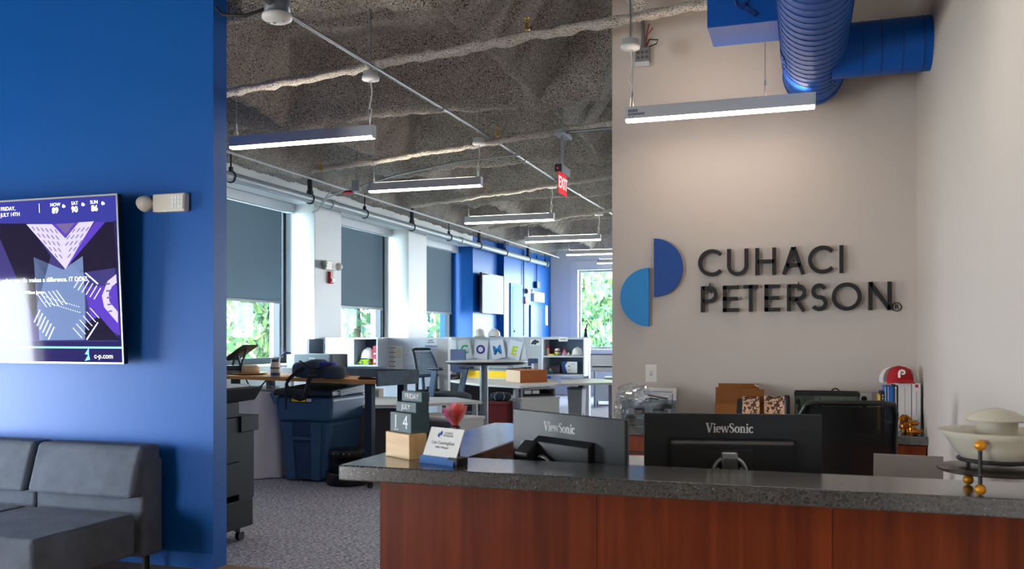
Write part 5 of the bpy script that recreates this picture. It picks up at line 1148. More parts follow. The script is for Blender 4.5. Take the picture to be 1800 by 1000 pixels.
m = MB(); fpan(m, .05, .27, .02, .60, 0, .02); m.build('front_rib', BN, t, bevel=.008); m = MB(); fpan(m, .63, .85, .02, .60, 0, .02); m.build('front_rib', BN, t, bevel=.008)
m = MB(); fpan(m, .27, .63, .03, .42, 0, .003); m.build('recess_panel', BNR, t); m = MB(); fpan(m, .27, .63, .455, .60, 0, .003); m.build('recess_panel', BNR, t); m = MB(); fpan(m, .25, .65, .42, .455, 0, .024); m.build('grip_bar', BN, t, bevel=.006)
m = MB(); fpan(m, .27, .68, .80, .845, .02, .026); m.build('label', MATTE, t); m = MB(); fpan(m, .30, .56, .808, .838, .026, .028); m.build('yellow_print', YEL, t); m = MB(); fpan(m, .58, .67, .81, .84, .026, .028); m.build('white_print', PAPER, t)
m = MB(); k = lv(.86); m.hexa([(k[0]-.03, k[2]-.035, .862), (k[1]+.03, k[2]-.035, .862), (k[1]+.03, k[3]+.04, .862), (k[0]-.03, k[3]+.04, .862)], [(k[0]-.015, k[2]-.02, .93), (k[1]+.015, k[2]-.02, .93), (k[1]+.015, k[3]+.03, .965), (k[0]-.015, k[3]+.03, .965)]); m.build('lid', BND, t, bevel=.02, seg=3)
for i in range(3): m = MB().bar((k[1]+.034, k[2]+.12, .87+.02*i), (k[1]+.034, k[3]-.05, .90+.022*i), .012, .012); m.build('lid_rib', BN, t)
m = MB().cyl((k[0]-.03, k[2]-.045, .89), (k[0]+.02, k[2]-.045, .80), .022, 10); m.build('hinge', BN, t)
for xx in (L0+.01, L1-.06): MB().cyl((xx, Yb+.02, .1), (xx+.05, Yb+.02, .1), .10, 18).build('wheel', MATTE, t)
q = PZ(610, 851, 0)
t = thing('step_stool', 'round black rolling step stool beside the trash bin', 'stool', (q.x, q.y+.02, 0))
q = Vector((q.x, q.y+.02, 0)); SB_ = mat('stool_black', (18, 19, 22), .28)
MB().lathe([(.2, .012), (.215, .02), (.215, .05), (.21, .11), (.2, .125), (.17, .125)], q, 40).build('base_skirt', SB_, t)
MB().lathe([(.165, .125), (.152, .27), (.17, .272), (.185, .285), (.185, .34), (.175, .35), (.15, .352), (0, .352)], q, 40).build('upper_step', SB_, t)
MB().lathe([(.2155, .10), (.221, .105), (.221, .125), (.2, .13)], q, 40).build('bumper_ring', mat('stool_ring', (40, 42, 46), .2), t)
m = MB()
for i in range(5): a = -2.2+.3*i; m.cyl(q+Vector((.184*math.cos(a), .184*math.sin(a), .318)), q+Vector((.188*math.cos(a), .188*math.sin(a), .318)), .008, 8)
m.build('rivet', SILV, t, kind='stuff')
q = PT(463, 770, 9.42); q.z = 0
CL_ = mat('tablecloth_white', (226, 222, 222), .85)
t = thing('draped_stand', 'small round stand under a floor length white cloth, left of the trash bin', 'table', q)
def cloth(u, v):
    a = u*2*PI; fold = .03*math.sin(a*9+.6*math.sin(3*a))*(v**.8); r = .27+.035*v+fold
    return q+Vector((r*math.cos(a), r*math.sin(a), .885-.875*v))
MB().grid(lambda u, v: cloth(u, v), 90, 10).build('cloth_skirt', CL_, t); MB().lathe([(.272, .885), (.25, .891), (0, .892)], q, 40).build('cloth_top', CL_, t)
MB().cyl(q+Vector((0, 0, 0)), q+Vector((0, 0, .88)), .05, 12).build('pedestal', DGREY, t)
t = thing('plastic_wrap', 'crumpled clear plastic wrap with a black cable on the draped stand', 'wrap', q+Vector((.03, 0, .893)))
m = MB().sell(q+Vector((.08, -.06, .917)), .13, .12, .028, .8, .8, 26, 10, lambda p: p*(1+.3*noise.noise(p*25)))
m.sm = [False]*len(m.sm); m.build('film', FILM, t)
m = MB(); m.tube([q+Vector(v) for v in ((-.14, -.1, 1.0), (-.10, -.12, .96), (-.06, -.14, .92), (0, -.15, .905), (.06, -.12, .95), (.1, -.1, 1.0))], .008, 6); m.build('cable', BLACK, t)
# ================================================================== WORKSTATIONS, FIRST ROW
P1 = 10.75
px_ = lambda p, y=P1: PY(p, 600, y).x
pz_ = lambda p, q, y=P1: PY(p, q, y).z
PTOP = 1.447
t = thing('partition', 'pale blue grey partition with pinned papers, behind the tall task chair', 'partition', ((px_(568)+px_(790))/2, P1, 0), group='office partitions')
TRM = mat('partition_trim', (206, 210, 212), .45)
MB().box(px_(568), px_(770), P1, P1+.05, .06, PTOP-.02).build('fabric_panel', FAB, t); MB().box(px_(770)+.002, px_(789), P1-.03, P1+.05, .0, PTOP-.02).build('end_panel', mat('end_panel_grey', (186, 186, 184), .6), t)
MB().box(px_(566), px_(790), P1-.005, P1+.055, PTOP-.02, PTOP).build('top_rail', TRM, t); MB().box(px_(564), px_(568), P1-.36, P1+.055, 0, PTOP-.02).build('end_post', CHAR, t)
MB().box(px_(568), px_(770), P1+.005, P1+.045, 0, .06).build('base_rail', MGREY, t)
def sheet(name, label, p0, p1, y, m_=PAPER, cat='paper', group='pinned papers', tilt=0):
    a = PY(p0[0], p0[1], y); b = PY(p1[0], p1[1], y); t = thing(name, label, cat, ((a.x+b.x)/2, y, b.z), group=group)
    MB().box(a.x, b.x, y-.003, y-.0005, b.z, a.z).build('sheet', m_, t); return t, a, b
t, a, b = sheet('pinned_schedule', 'pinned paper schedule with yellow marked column on the partition', (681, 608), (708.5, 650), P1); w_ = b.x-a.x; h_ = a.z-b.z
m = MB()
for k in range(14): m.box(a.x+.08*w_, a.x+(.42+.1*(k % 3 == 0))*w_, P1-.0038, P1-.003, a.z-h_*(.08+.065*k)-.004, a.z-h_*(.08+.065*k)+(.002 if k % 3 else .006))
m.build('print', INK, t, kind='stuff')
m = MB()
for k in range(7): m.box(a.x+.56*w_, a.x+.88*w_, P1-.0038, P1-.003, a.z-h_*(.10+.065*k)-.006, a.z-h_*(.10+.065*k)+.004)
m.build('highlight', mat('marker_yellow', (226, 222, 150), .8), t, kind='stuff')
t, a, b = sheet('pinned_drawing', 'pinned pencil plan drawing on the partition beside the schedule', (710, 608), (739, 642), P1, mat('paper_grey', (222, 226, 232), .8)); rr = random.Random(8)
m = MB(); w_ = b.x-a.x; h_ = a.z-b.z
for k in range(26):
    x = a.x+w_*rr.uniform(.08, .9); z = b.z+h_*rr.uniform(.08, .9); an = rr.choice((0, 0, PI/2, .9)); l = rr.uniform(.01, .04); d = Vector((math.cos(an)*l, 0, math.sin(an)*l)); c = Vector((x, P1-.0036, z))
    m.bar(c-d*.5, c+d*.5, .0008, .003, (0, 0, 1) if an == 0 else (1, 0, 0))
m.build('print', mat('pencil', (150, 152, 160), .9), t, kind='stuff')
a, b = PY(747, 595, P1-.02), PY(768.5, 609, P1-.02)
t = thing('name_plate', 'small white name plate with blue base line clipped to the partition top', 'name plate', ((a.x+b.x)/2, P1-.02, b.z))
MB().box(a.x, b.x, P1-.022, P1-.008, b.z, a.z).build('plate', LGREY, t); MB().box(a.x, b.x, P1-.024, P1-.0222, b.z, b.z+.012).build('blue_line', mat('sign_blue', (10, 70, 150), .45), t)
m = MB(); m.box(a.x+.05, b.x-.06, P1-.024, P1-.0222, a.z-.028, a.z-.018).box(a.x+.035, b.x-.045, P1-.024, P1-.0222, a.z-.055, a.z-.045); m.build('print', INK, t, kind='stuff')
# overhead cabinet with open cubby
x0, x1 = px_(572, P1-.34), px_(664, P1-.34); z0, z1 = PY(600, 643.5, P1-.34).z, PY(600, 593.5, P1-.34).z; ya, yb = P1-.34, P1-.003; xm = px_(621, P1-.34)
t = thing('overhead_cabinet', 'pale overhead cabinet with one closed door and one open cubby', 'cabinet', ((x0+x1)/2, P1-.17, z0))
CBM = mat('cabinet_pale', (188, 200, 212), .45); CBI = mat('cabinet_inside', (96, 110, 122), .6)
MB().box(x0, x1, ya, yb, z1-.02, z1).build('top', CBM, t); MB().box(x0, x1, ya, yb, z0, z0+.02).build('bottom', CBM, t)
for xa in (x0, xm-.01, x1-.02): MB().box(xa, xa+.02, ya, yb, z0+.02, z1-.02).build('side_panel', CBM, t)
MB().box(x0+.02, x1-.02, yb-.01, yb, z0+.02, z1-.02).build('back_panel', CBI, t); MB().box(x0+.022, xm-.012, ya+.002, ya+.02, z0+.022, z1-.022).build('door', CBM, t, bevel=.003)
HHW = mat('hard_hat_white', (232, 230, 226), .35)
def hard_hat(label, c, s=1.0, rz=0, m_=HHW, visor=True):
    t = thing('hard_hat', label, 'hard hat', c, rz, group='white hard hats')
    MB().lathe([(.108*s, .0), (.112*s, .012*s), (.110*s, .05*s), (.098*s, .09*s), (.07*s, .122*s), (.035*s, .136*s), (0, .14*s)], (0, 0, .012*s), 28, .88, 1.12).build('shell', m_, t, world=False)
    MB().lathe([(.106*s, .010*s), (.125*s, .006*s), (.128*s, .010*s), (.11*s, .018*s)], (0, 0, .006*s), 28, .9, 1.14).build('rim', m_, t, world=False)
    MB().grid(lambda u, v: Vector((math.sin((u-.5)*2.0)*(.1+.02*v)*s, -(.105+.05*v)*s*math.cos((u-.5)*1.5)-.01*s, (.016-.012*v)*s)), 12, 3).build('peak', m_, t, world=False)
    m = MB(); m.tube([(0, -.115*s, .03*s), (0, -.1*s, .1*s), (0, -.04*s, .15*s), (0, .04*s, .153*s), (0, .1*s, .11*s)], .012*s, 8); m.build('ridge', m_, t, world=False)
    MB().lathe([(.098*s, .0), (.10*s, .012*s), (.0, .012*s)], (0, 0, 0), 24, .88, 1.1).build('headband', BLACK, t, world=False)
    return t
hc = PY(648, 640, P1-.22); vz = z0+.0205
t = thing('safety_vest', 'folded lime green safety vest under the hard hat in the cubby', 'vest', (hc.x-.02, P1-.2, vz))
VG = mat('lime', (170, 210, 30), .8)
for i in range(3): MB().sell((hc.x-.05+.012*i, P1-.2, vz+.014+.022*i), .115-.012*i, .09, .014, .5, .5, 22, 8, lambda p: p+Vector((0, 0, .006*noise.noise(p*40)))).build('fold', VG, t)
m = MB(); m.box(hc.x-.08, hc.x-.06, P1-.296, P1-.284, vz+.005, vz+.055).box(hc.x+.02, hc.x+.04, P1-.294, P1-.282, vz+.005, vz+.05); m.build('reflective_band', MGREY, t, kind='stuff')
hard_hat('white hard hat on a lime vest in the cubby beside the red binder', (hc.x-.012, P1-.2, vz+.074), .92, R(60))
a = PY(655.5, 608, P1-.3); b = PY(663, 640, P1-.3)
t = thing('binder', 'red binder standing in the open cubby beside the hard hat', 'binder', ((a.x+b.x)/2, P1-.2, vz))
MB().box(a.x, min(b.x, x1-.024), P1-.3, P1-.05, vz, a.z).build('cover', mat('binder_red', (172, 36, 52), .5), t); m = MB(); m.box(a.x+.012, a.x+.04, P1-.302, P1-.3, vz+.03, vz+.075).box(a.x+.012, a.x+.04, P1-.302, P1-.3, a.z-.11, a.z-.09); m.build('spine_label', PAPER, t, kind='stuff')
# first desk, its modesty panel, drawers
DZ_ = .735
pts = [PZ(612, 712, DZ_), PZ(700, 711.5, DZ_), PZ(848, 705, DZ_), PZ(800, 698, DZ_), PZ(612, 697, DZ_)]
t = thing('office_desk', 'pale grey corner desk in front of the tall task chair', 'desk', ((pts[0].x+pts[2].x)/2, pts[2].y, 0), group='pale laminate desks')
MB().prism([(p.x, p.y) for p in pts], 'z', DZ_-.03, DZ_).build('desktop', LAM, t, bevel=.003)
a, b = pts[0]+Vector((0, .03, 0)), pts[1]+Vector((0, .03, 0)); MB().hexa([(a.x, a.y, .08), (b.x, b.y, .08), (b.x, b.y+.02, .08), (a.x, a.y+.02, .08)], [(a.x, a.y, .70), (b.x, b.y, .70), (b.x, b.y+.02, .70), (a.x, a.y+.02, .70)]).build('modesty_panel', FAB2, t)
c = pts[2]+Vector((-.09, .02, 0)); MB().box(c.x-.03, c.x+.02, c.y-.03, c.y+.03, 0, DZ_-.03).build('leg', MGREY, t); c = pts[3]+Vector((-.1, -.06, 0)); MB().box(c.x-.03, c.x+.02, c.y-.03, c.y+.03, 0, DZ_-.03).build('leg', MGREY, t)
c = pts[0]+Vector((.06, .08, 0)); MB().box(c.x-.03, c.x+.02, c.y, c.y+.06, 0, DZ_-.03).build('leg', MGREY, t)
a = PZ(641, 697.5, DZ_); b = PZ(669, 697.5, DZ_)
t = thing('desktop_drawer', 'small beige drawer unit standing on the corner desk', 'drawer', ((a.x+b.x)/2, a.y, DZ_))
yy_ = a.y+.02; MB().box(a.x, b.x+.0, yy_, yy_+.12, DZ_, DZ_+.1).build('body', mat('beige', (196, 184, 172), .6), t); d = MB().box(a.x+.012, b.x-.012, yy_-.008, yy_, DZ_+.012, DZ_+.075).build('drawer', MGREY, t); MB().sell(((a.x+b.x)/2, yy_-.014, DZ_+.045), .01, .008, .01, n=10, m=6).build('knob', BLACK, d)
q = PT(800, 728, 8.9)
def pedestal(label, cpt, lpt, rpt, z1, leftm, rightm, drawers=2, g='mobile pedestals'):
    """drawer pedestal seen at its corner: corner, left and right points on its top"""
    c = Vector((cpt.x, cpt.y, 0)); l = Vector((lpt.x, lpt.y, 0)); r_ = Vector((rpt.x, rpt.y, 0))
    rz = math.atan2(r_.y-c.y, r_.x-c.x); W = (r_-c).length; D_ = max(.3, (l-c).length)
    t = thing('drawer_pedestal', label, 'pedestal', (c.x, c.y, 0), rz, group=g)
    MB().box(.01, W-.01, .012, D_, .03, z1-.03).build('body', rightm, t, world=False); MB().box(0, W, 0, D_+.01, z1-.03, z1).build('top', rightm, t, bevel=.003, world=False)
    for k in range(drawers):
        h = (z1-.08)/drawers; d = MB().box(-.006, .01, .016, D_-.004, .04+h*k+.004, .04+h*(k+1)-.004).build('drawer', leftm, t, bevel=.002, world=False)
        MB().bar((-.02, D_*.35, .04+h*(k+1)-.06), (-.02, D_*.7, .04+h*(k+1)-.05), .012, .012).build('handle', CHAR, d, world=False)
    for sx in (.05, W-.05):
        for sy in (.05, D_-.05): MB().cyl((sx-.01, sy, .017), (sx+.01, sy, .017), .017, 10).build('caster', MATTE, t, world=False)
    return t
z_ = .62
pedestal('pedestal with dark end, under the corner desk behind the feather pen', PZ(806, 736, z_), PZ(752, 727, z_), PZ(853, 731, z_), z_, DGREY, LAM)
# tall task chair
def task_chair(label, c, rz, seat_z):
    CHM = mat('chair_navy', (34, 48, 66), .55); CHL = mat('chair_grey_blue', (70, 92, 116), .5)
    t = thing('task_chair', label, 'chair', c, rz)
    bp = lambda u, v: Vector((-.27-.14*v+.05*math.sin(v*PI*.9)+.04*u*u*-1, u*(.21-.05*v**2), seat_z+.05+.52*v))
    m = MB()
    for j in range(3, 19): m.tube([bp(u/6, .30+j*.036) for u in range(-6, 7)], .0045, 5, flat=1)
    for i in range(-8, 9): m.tube([bp(i/8.3, .40+j*.06) for j in range(0, 10)], .004, 5)
    m.build('back_mesh', CHL, t, world=False, kind='stuff')
    fr = [bp(-1, v/10) for v in range(0, 11)]+[bp(u/4, 1.02) for u in range(-3, 4)]+[bp(1, v/10) for v in range(10, -1, -1)]+[bp(u/4, 0.0) for u in range(3, -4, -1)]+[bp(-1, 0)]
    MB().tube(fr, .020, 8).build('back_frame', CHM, t, world=False)
    m = MB(); m.tube([bp(-.9, .36), bp(0, .38), bp(.9, .36)], .022, 8); m.tube([bp(-.55, .02), bp(-.6, .36)], .02, 8); m.tube([bp(.55, .02), bp(.6, .36)], .02, 8); m.build('lumbar_bar', CHL, t, world=False, kind='stuff')
    MB().sell((0.02, 0, seat_z), .27, .25, .045, .45, .55, 26, 10, lambda p: p+Vector((0, 0, -.03*max(0, p.x-.1)/.17))).build('seat', mat('seat_navy', (30, 40, 54), .85), t, world=False)
    MB().tube([(-.24, 0, seat_z-.05), (-.30, 0, seat_z-.02), (-.31, 0, seat_z+.1)], .03, 8).build('back_bracket', CHM, t, world=False)
    for sy in (-1, 1):
        m = MB(); m.hexa([(-.06, sy*.27-.012, seat_z-.02), (.04, sy*.27-.012, seat_z-.02), (.04, sy*.27+.012, seat_z-.02), (-.06, sy*.27+.012, seat_z-.02)], [(.03, sy*.29-.012, seat_z+.33), (.12, sy*.29-.012, seat_z+.33), (.12, sy*.29+.012, seat_z+.33), (.03, sy*.29+.012, seat_z+.33)])
        m.build('arm_support', CHL, t, bevel=.006, world=False); MB().sell((.09, sy*.29, seat_z+.345), .12, .045, .018, .5, .5, 16, 8).build('arm_pad', CHM, t, world=False)
    MB().cyl((0, 0, .1), (0, 0, seat_z-.04), .03, 14).build('column', BLACK, t, world=False); MB().torus((0, 0, .32), .2, .011, 28, 8).build('foot_ring', SILV, t, world=False)
    MB().bar((-.2, 0, .32), (.2, 0, .32), .02, .012).build('ring_spoke', SILV, t, world=False); MB().bar((0, -.2, .32), (0, .2, .32), .02, .012).build('ring_spoke', SILV, t, world=False)
    for k in range(5):
        a = 2*PI*k/5; e_ = Vector((.3*math.cos(a), .3*math.sin(a), .07)); MB().tube([(0, 0, .11), e_], [.028, .016], 8).build('leg', BLACK, t, world=False); MB().cyl((e_.x-.015, e_.y, .03), (e_.x+.015, e_.y, .03), .03, 12).build('caster', MATTE, t, world=False)
q = PT(787, 690, 11.35)
task_chair('tall navy task chair with perforated mesh back, behind the corner desk', (q.x, q.y-.05, 0), R(-20), q.z-.03)
# round bar table
q = PT(855, 634, 10.2); RT = 1.180
t = thing('round_bar_table', 'round bar height table on a single grey post', 'table', (q.x, q.y, 0))
MB().lathe([(0, RT), (.455, RT), (.468, RT-.006), (.462, RT-.012), (.41, RT-.034), (0, RT-.036)], (q.x, q.y, 0), 56).build('tabletop', LAM, t); MB().lathe([(.469, RT-.005), (.472, RT-.014), (.415, RT-.039), (.40, RT-.039)], (q.x, q.y, 0), 56).build('edge_band', NAVY, t)
MB().cyl((q.x-.03, q.y, .03), (q.x-.03, q.y, RT-.036), .048, 20).build('post', mat('post_grey', (126, 134, 138), .35, .6), t); MB().lathe([(0, .03), (.3, .012), (.31, 0), (0, 0)], (q.x-.03, q.y, 0), 40).build('foot', mat('post_grey', (126, 134, 138), .35, .6), t)
# ================================================================== WORKSTATIONS, SECOND ROW
P2 = 15.2
x2 = lambda p, y=P2: PY(p, 600, y).x
t = thing('partition', 'far pale partition carrying the letter banner and two hard hats', 'partition', ((x2(790)+x2(1037))/2, P2, 0), group='office partitions')
MB().box(x2(786), x2(953), P2, P2+.05, .06, 1.432).build('fabric_panel', FAB, t); MB().box(x2(919), x2(953), P2-.02, P2-.001, .75, 1.43).build('tile', mat('tile_grey', (198, 200, 202), .6), t); MB().box(x2(783), x2(1036), P2-.02, P2+.07, 1.432, 1.452).build('top_rail', TRM, t)
MB().box(x2(1027.5), x2(1037), P2-.08, P2+.05, .0, 1.43).build('end_post', mat('post_white', (224, 230, 236), .45), t); MB().box(x2(786), x2(1027), P2+.005, P2+.045, 0, .06).build('base_rail', MGREY, t)
def quad_card(name, label, pts, y, letter_=None, lc=None, lsz=0, ltilt=0, lcol=None):
    Q = [PY(p[0], p[1], y) for p in pts]; c = sum(Q, Vector())/4
    t = thing(name, label, 'banner card', (c.x, y, c.z), group='letter banner cards')
    MB().hexa([Q[3]+Vector((0, .004, 0)), Q[2]+Vector((0, .004, 0)), Q[1]+Vector((0, .004, 0)), Q[0]+Vector((0, .004, 0))], [Q[3], Q[2], Q[1], Q[0]]).build('card', mat('card_white', (230, 232, 240), .75), t)
    if letter_:
        p = PY(lc[0], lc[1], y); a = R(ltilt); m = MB().text(letter_, (p.x, y-.0006, p.z), (math.cos(a), 0, math.sin(a)), (-math.sin(a), 0, math.cos(a)), lsz, .001, bold=.035); m.build('letter', lcol, t)
o4 = lambda L: [(780+x/8.333, 560+y/8.333) for x, y in L]
BYq = P2-.05
quad_card('banner_card', 'blank banner card at the left, partly behind the navy screen', o4([(70, 300), (185, 320), (190, 470), (70, 470)]), BYq)
quad_card('banner_card', 'white banner card with a green letter C behind the navy screen', o4([(190, 325), (375, 295), (430, 570), (250, 610)]), BYq-.012, 'C', (816.5, 615), .215, 6, mat('let_green', (70, 180, 120), .7))
quad_card('banner_card', 'white banner card with a purple letter O', o4([(460, 300), (655, 325), (630, 600), (430, 570)]), BYq, 'O', (844.8, 615.0), .215, -4, mat('let_purple', (74, 44, 150), .7))
quad_card('banner_card', 'white banner card with a blue letter M', o4([(670, 325), (865, 300), (910, 560), (715, 610)]), BYq-.012, 'M', (874.3, 615.8), .215, 10, mat('let_blue', (20, 130, 200), .7))
quad_card('banner_card', 'white tilted banner card with a lime letter E', o4([(975, 300), (1165, 350), (1100, 620), (925, 550)]), BYq, 'E', (904, 617), .215, -14, mat('let_lime', (196, 220, 30), .7))
quad_card('banner_card', 'plain white pennant hanging at the right end of the banner', o4([(1160, 285), (1175, 285), (1218, 600), (1130, 600)]), BYq+.02)
for (px, py, lab, rz_) in ((844, 591, 'white hard hat with black headband on the partition top, left of the pair', R(10)), (868.5, 592, 'white hard hat on the partition top, right of the pair', R(70))):
    q = PY(px, 591, P2+.02); hard_hat(lab, (q.x, P2+.025, 1.4525), .98 if px < 850 else .95, rz_)
t, a, b = sheet('pinned_photo', 'black and white photo pinned on the partition left of the shelf', (932, 596.5), (949, 607), P2-.021, PAPER, 'photo'); m = MB()
for (u, v, r) in ((.2, .3, .02), (.35, .5, .03), (.5, .35, .028), (.6, .6, .03), (.8, .6, .022), (.5, .7, .03)): m.sell((a.x+(b.x-a.x)*u, P2-.0245, b.z+(a.z-b.z)*v), r, .0005, r, n=10, m=6)
m.build('print', INK, t, kind='stuff')
# shelf unit
x0, x1, ya, yb = x2(954, 14.8), x2(1027, 14.8), 14.8, 15.16; zt, zm, zb = 1.43, PY(990, 625, 14.8).z, PY(990, 658, 14.8).z
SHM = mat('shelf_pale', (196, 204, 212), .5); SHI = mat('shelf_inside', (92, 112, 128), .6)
t = thing('shelf_unit', 'two level open shelf with toys, a hard hat and a framed award', 'shelf', ((x0+x1)/2, 15.0, zb-.03))
for xa in (x0, x1-.02): MB().box(xa, xa+.02, ya, yb, zb-.03, zt).build('side_panel', SHM, t)
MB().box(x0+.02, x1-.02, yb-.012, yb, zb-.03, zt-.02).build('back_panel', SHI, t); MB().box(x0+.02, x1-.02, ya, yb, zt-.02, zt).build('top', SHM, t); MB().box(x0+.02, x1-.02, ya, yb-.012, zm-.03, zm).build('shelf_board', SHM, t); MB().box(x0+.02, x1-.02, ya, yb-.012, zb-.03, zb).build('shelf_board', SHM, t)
t, a, b = sheet('name_tag', 'small white name tag clipped to the top of the shelf', (982, 592), (998, 600), ya-.002, PAPER, 'tag', 'name tags'); MB().box(a.x+.03, b.x-.03, ya-.0062, ya-.0052, b.z+.03, b.z+.04).build('print', INK, t)
yi = 14.92
def toy(name, label, px, parts, base=zm, cat='toy'):
    q = PY(px, 620, yi); t = thing(name, label, cat, (q.x, yi, base+.001), group='trinkets on the shelf')
    for nm, prof, m_ in parts: MB().lathe(prof, (q.x, yi, base+.001), 16).build(nm, m_, t)
tm_ = lambda n, c: mat('toy_'+n, c, .5)
toy('toy_bottle', 'pale toy bottle with pink cap on the upper shelf', 963, [('body', [(0, 0), (.032, 0), (.034, .04), (.024, .10), (.016, .13)], tm_('cream', (226, 206, 196))), ('cap', [(.018, .13), (.026, .14), (.026, .175), (0, .18)], tm_('pink', (206, 40, 110)))])
q = PY(970, 620, yi+.08); t = thing('toy_box', 'dark red toy box behind the pale toy bottle', 'toy', (q.x, yi+.1, zm), group='trinkets on the shelf'); MB().box(q.x-.05, q.x+.06, yi+.08, yi+.14, zm+.001, zm+.09).build('box', tm_('dark', (50, 40, 46)), t); MB().box(q.x-.045, q.x+.055, yi+.085, yi+.135, zm+.09, zm+.12).build('lid', tm_('crimson', (150, 30, 70)), t)
q = PY(969, 620, yi-.06); t = thing('toy_brick', 'flat yellow toy bar lying on the upper shelf', 'toy', (q.x, yi-.06, zm), group='trinkets on the shelf'); MB().box(q.x-.045, q.x+.055, yi-.075, yi-.045, zm+.001, zm+.026).build('bar', tm_('yellow', (236, 200, 30)), t, bevel=.004)
toy('toy_ball', 'yellow ball toy wearing a small white helmet', 980, [('ball', [(0, 0), (.03, .004), (.046, .03), (.048, .055), (.044, .07)], tm_('lemon', (222, 216, 100))), ('band', [(.049, .062), (.05, .066), (.05, .076), (.048, .08)], BLACK), ('helmet', [(.046, .08), (.044, .1), (.03, .118), (0, .124)], tm_('white', (240, 238, 236)))])
toy('toy_block', 'small purple toy next to the pink toy figure', 986.5, [('body', [(0, 0), (.02, 0), (.018, .04), (0, .045)], tm_('purple', (110, 50, 150)))])
toy('toy_figure', 'pink toy figure with dark red top on the upper shelf', 992.5, [('body', [(0, 0), (.05, 0), (.036, .035), (.022, .06)], tm_('rose', (226, 170, 180))), ('head', [(.022, .06), (.026, .075), (.016, .09), (0, .095)], tm_('rose2', (214, 120, 140))), ('hat', [(.016, .09), (.024, .10), (.02, .118), (0, .124)], tm_('wine', (170, 30, 80)))])
toy('toy_cone', 'small pale toy cone beside the hard hat', 999.5, [('body', [(0, 0), (.03, 0), (.016, .04), (.006, .055), (0, .056)], tm_('bone', (226, 222, 190)))])
q = PY(1015, 620, yi); hard_hat('white hard hat standing on the upper shelf at its right end', (q.x, yi, zm+.001), .92, R(-5))
a, b = PY(987, 634, 15.0), PY(1016, 657, 15.0)
t = thing('award_frame', 'framed award with blue corner on the lower shelf', 'frame', ((a.x+b.x)/2, 15.0, zb))
MB().box(a.x, b.x, 15.0, 15.015, zb+.001, a.z).build('frame', BLACK, t, bevel=.003); MB().box(a.x+.014, b.x-.014, 14.997, 15.0, zb+.016, a.z-.014).build('certificate', PAPER, t)
m = MB(); yk = 14.9965; A0, B0 = Vector((a.x+.014, yk, a.z-.014)), Vector((a.x+.014, yk, zb+.016)); m.poly([A0, Vector((a.x+.015, yk, zb+.12)), B0, B0+Vector((.09, 0, 0)), A0+Vector((.05, 0, -.07)), A0+Vector((.095, 0, 0))]); m.build('blue_corner', mat('sign_blue', (10, 70, 150), .45), t)
m = MB(); m.sell((a.x+.14, yk, (a.z+zb)/2+.02), .012, .0005, .014, n=10, m=6).box(a.x+.17, a.x+.24, yk, yk+.001, a.z-.06, a.z-.055).box(a.x+.12, a.x+.16, yk, yk+.001, zb+.07, zb+.075); m.build('print', INK, t, kind='stuff')
toy('toy_pot', 'small teal pot with pale tuft on the lower shelf', 967, [('pot', [(0, 0), (.04, 0), (.046, .05), (.04, .055)], tm_('teal', (40, 140, 150))), ('tuft', [(.03, .055), (.02, .08), (0, .11)], tm_('tuft', (220, 190, 170)))], zb)
q = PY(976, 640, 15.08); t = thing('file_box', 'mauve grey file box at the back of the lower shelf', 'box', (q.x, 15.08, zb)); MB().box(q.x-.11, q.x+.09, 15.06, 15.13, zb+.001, zb+.14).build('box', mat('mauve', (110, 108, 124), .7), t, bevel=.003); MB().box(q.x-.10, q.x+.08, 15.058, 15.06, zb+.03, zb+.11).build('front_panel', mat('mauve2', (130, 126, 138), .7), t)
# second desks
pts = [PZ(782, 667, DZ_), PZ(840, 674.5, DZ_), PZ(914, 678.5, DZ_), PZ(984, 674, DZ_), Vector((x2(984), 14.75, DZ_)), Vector((x2(958), 14.75, DZ_)), Vector((x2(950), 15.12, DZ_)), Vector((max(-6.25, x2(782)), 15.12, DZ_))]
t = thing('office_desk', 'pale desk under the letter banner carrying the cardboard box', 'desk', (pts[2].x, pts[2].y, 0), group='pale laminate desks')
MB().prism([(p.x, p.y) for p in pts], 'z', DZ_-.035, DZ_).build('desktop', LAM, t, bevel=.003)
for k in (2, 4, 7): c = pts[k]+Vector((.06 if k == 7 else -.06, .07 if k == 2 else -.07, 0)); MB().box(c.x-.025, c.x+.025, c.y-.025, c.y+.025, 0, DZ_-.035).build('leg', MGREY, t)
c = (pts[0]+pts[7])/2; MB().box(c.x+.15, c.x+1.6, pts[7].y-.1, pts[7].y-.08, .12, DZ_-.035).build('modesty_panel', FAB2, t)
pts = [PZ(986, 674.5, DZ_), PZ(1076, 672.3, DZ_), PZ(1078, 667.5, DZ_), PZ(1042, 665, DZ_), PZ(986, 665, DZ_)]
t = thing('office_desk', 'pale desk in front of the shelf, reaching the sign wall edge', 'desk', (pts[0].x, pts[0].y, 0), group='pale laminate desks')
MB().prism([(p.x, p.y) for p in pts], 'z', DZ_-.035, DZ_).build('desktop', LAM, t, bevel=.003)
c = PZ(1012, 673, DZ_)+Vector((0, .35, 0)); MB().box(c.x-.04, c.x+.04, c.y-.04, c.y+.04, 0, DZ_-.035).build('leg', CHAR, t)
c = pts[2]; MB().box(c.x-.06, c.x, c.y-.1, c.y-.05, 0, DZ_-.035).build('leg', MGREY, t)
q = PZ(999, 678, .70)+Vector((0, .55, 0))
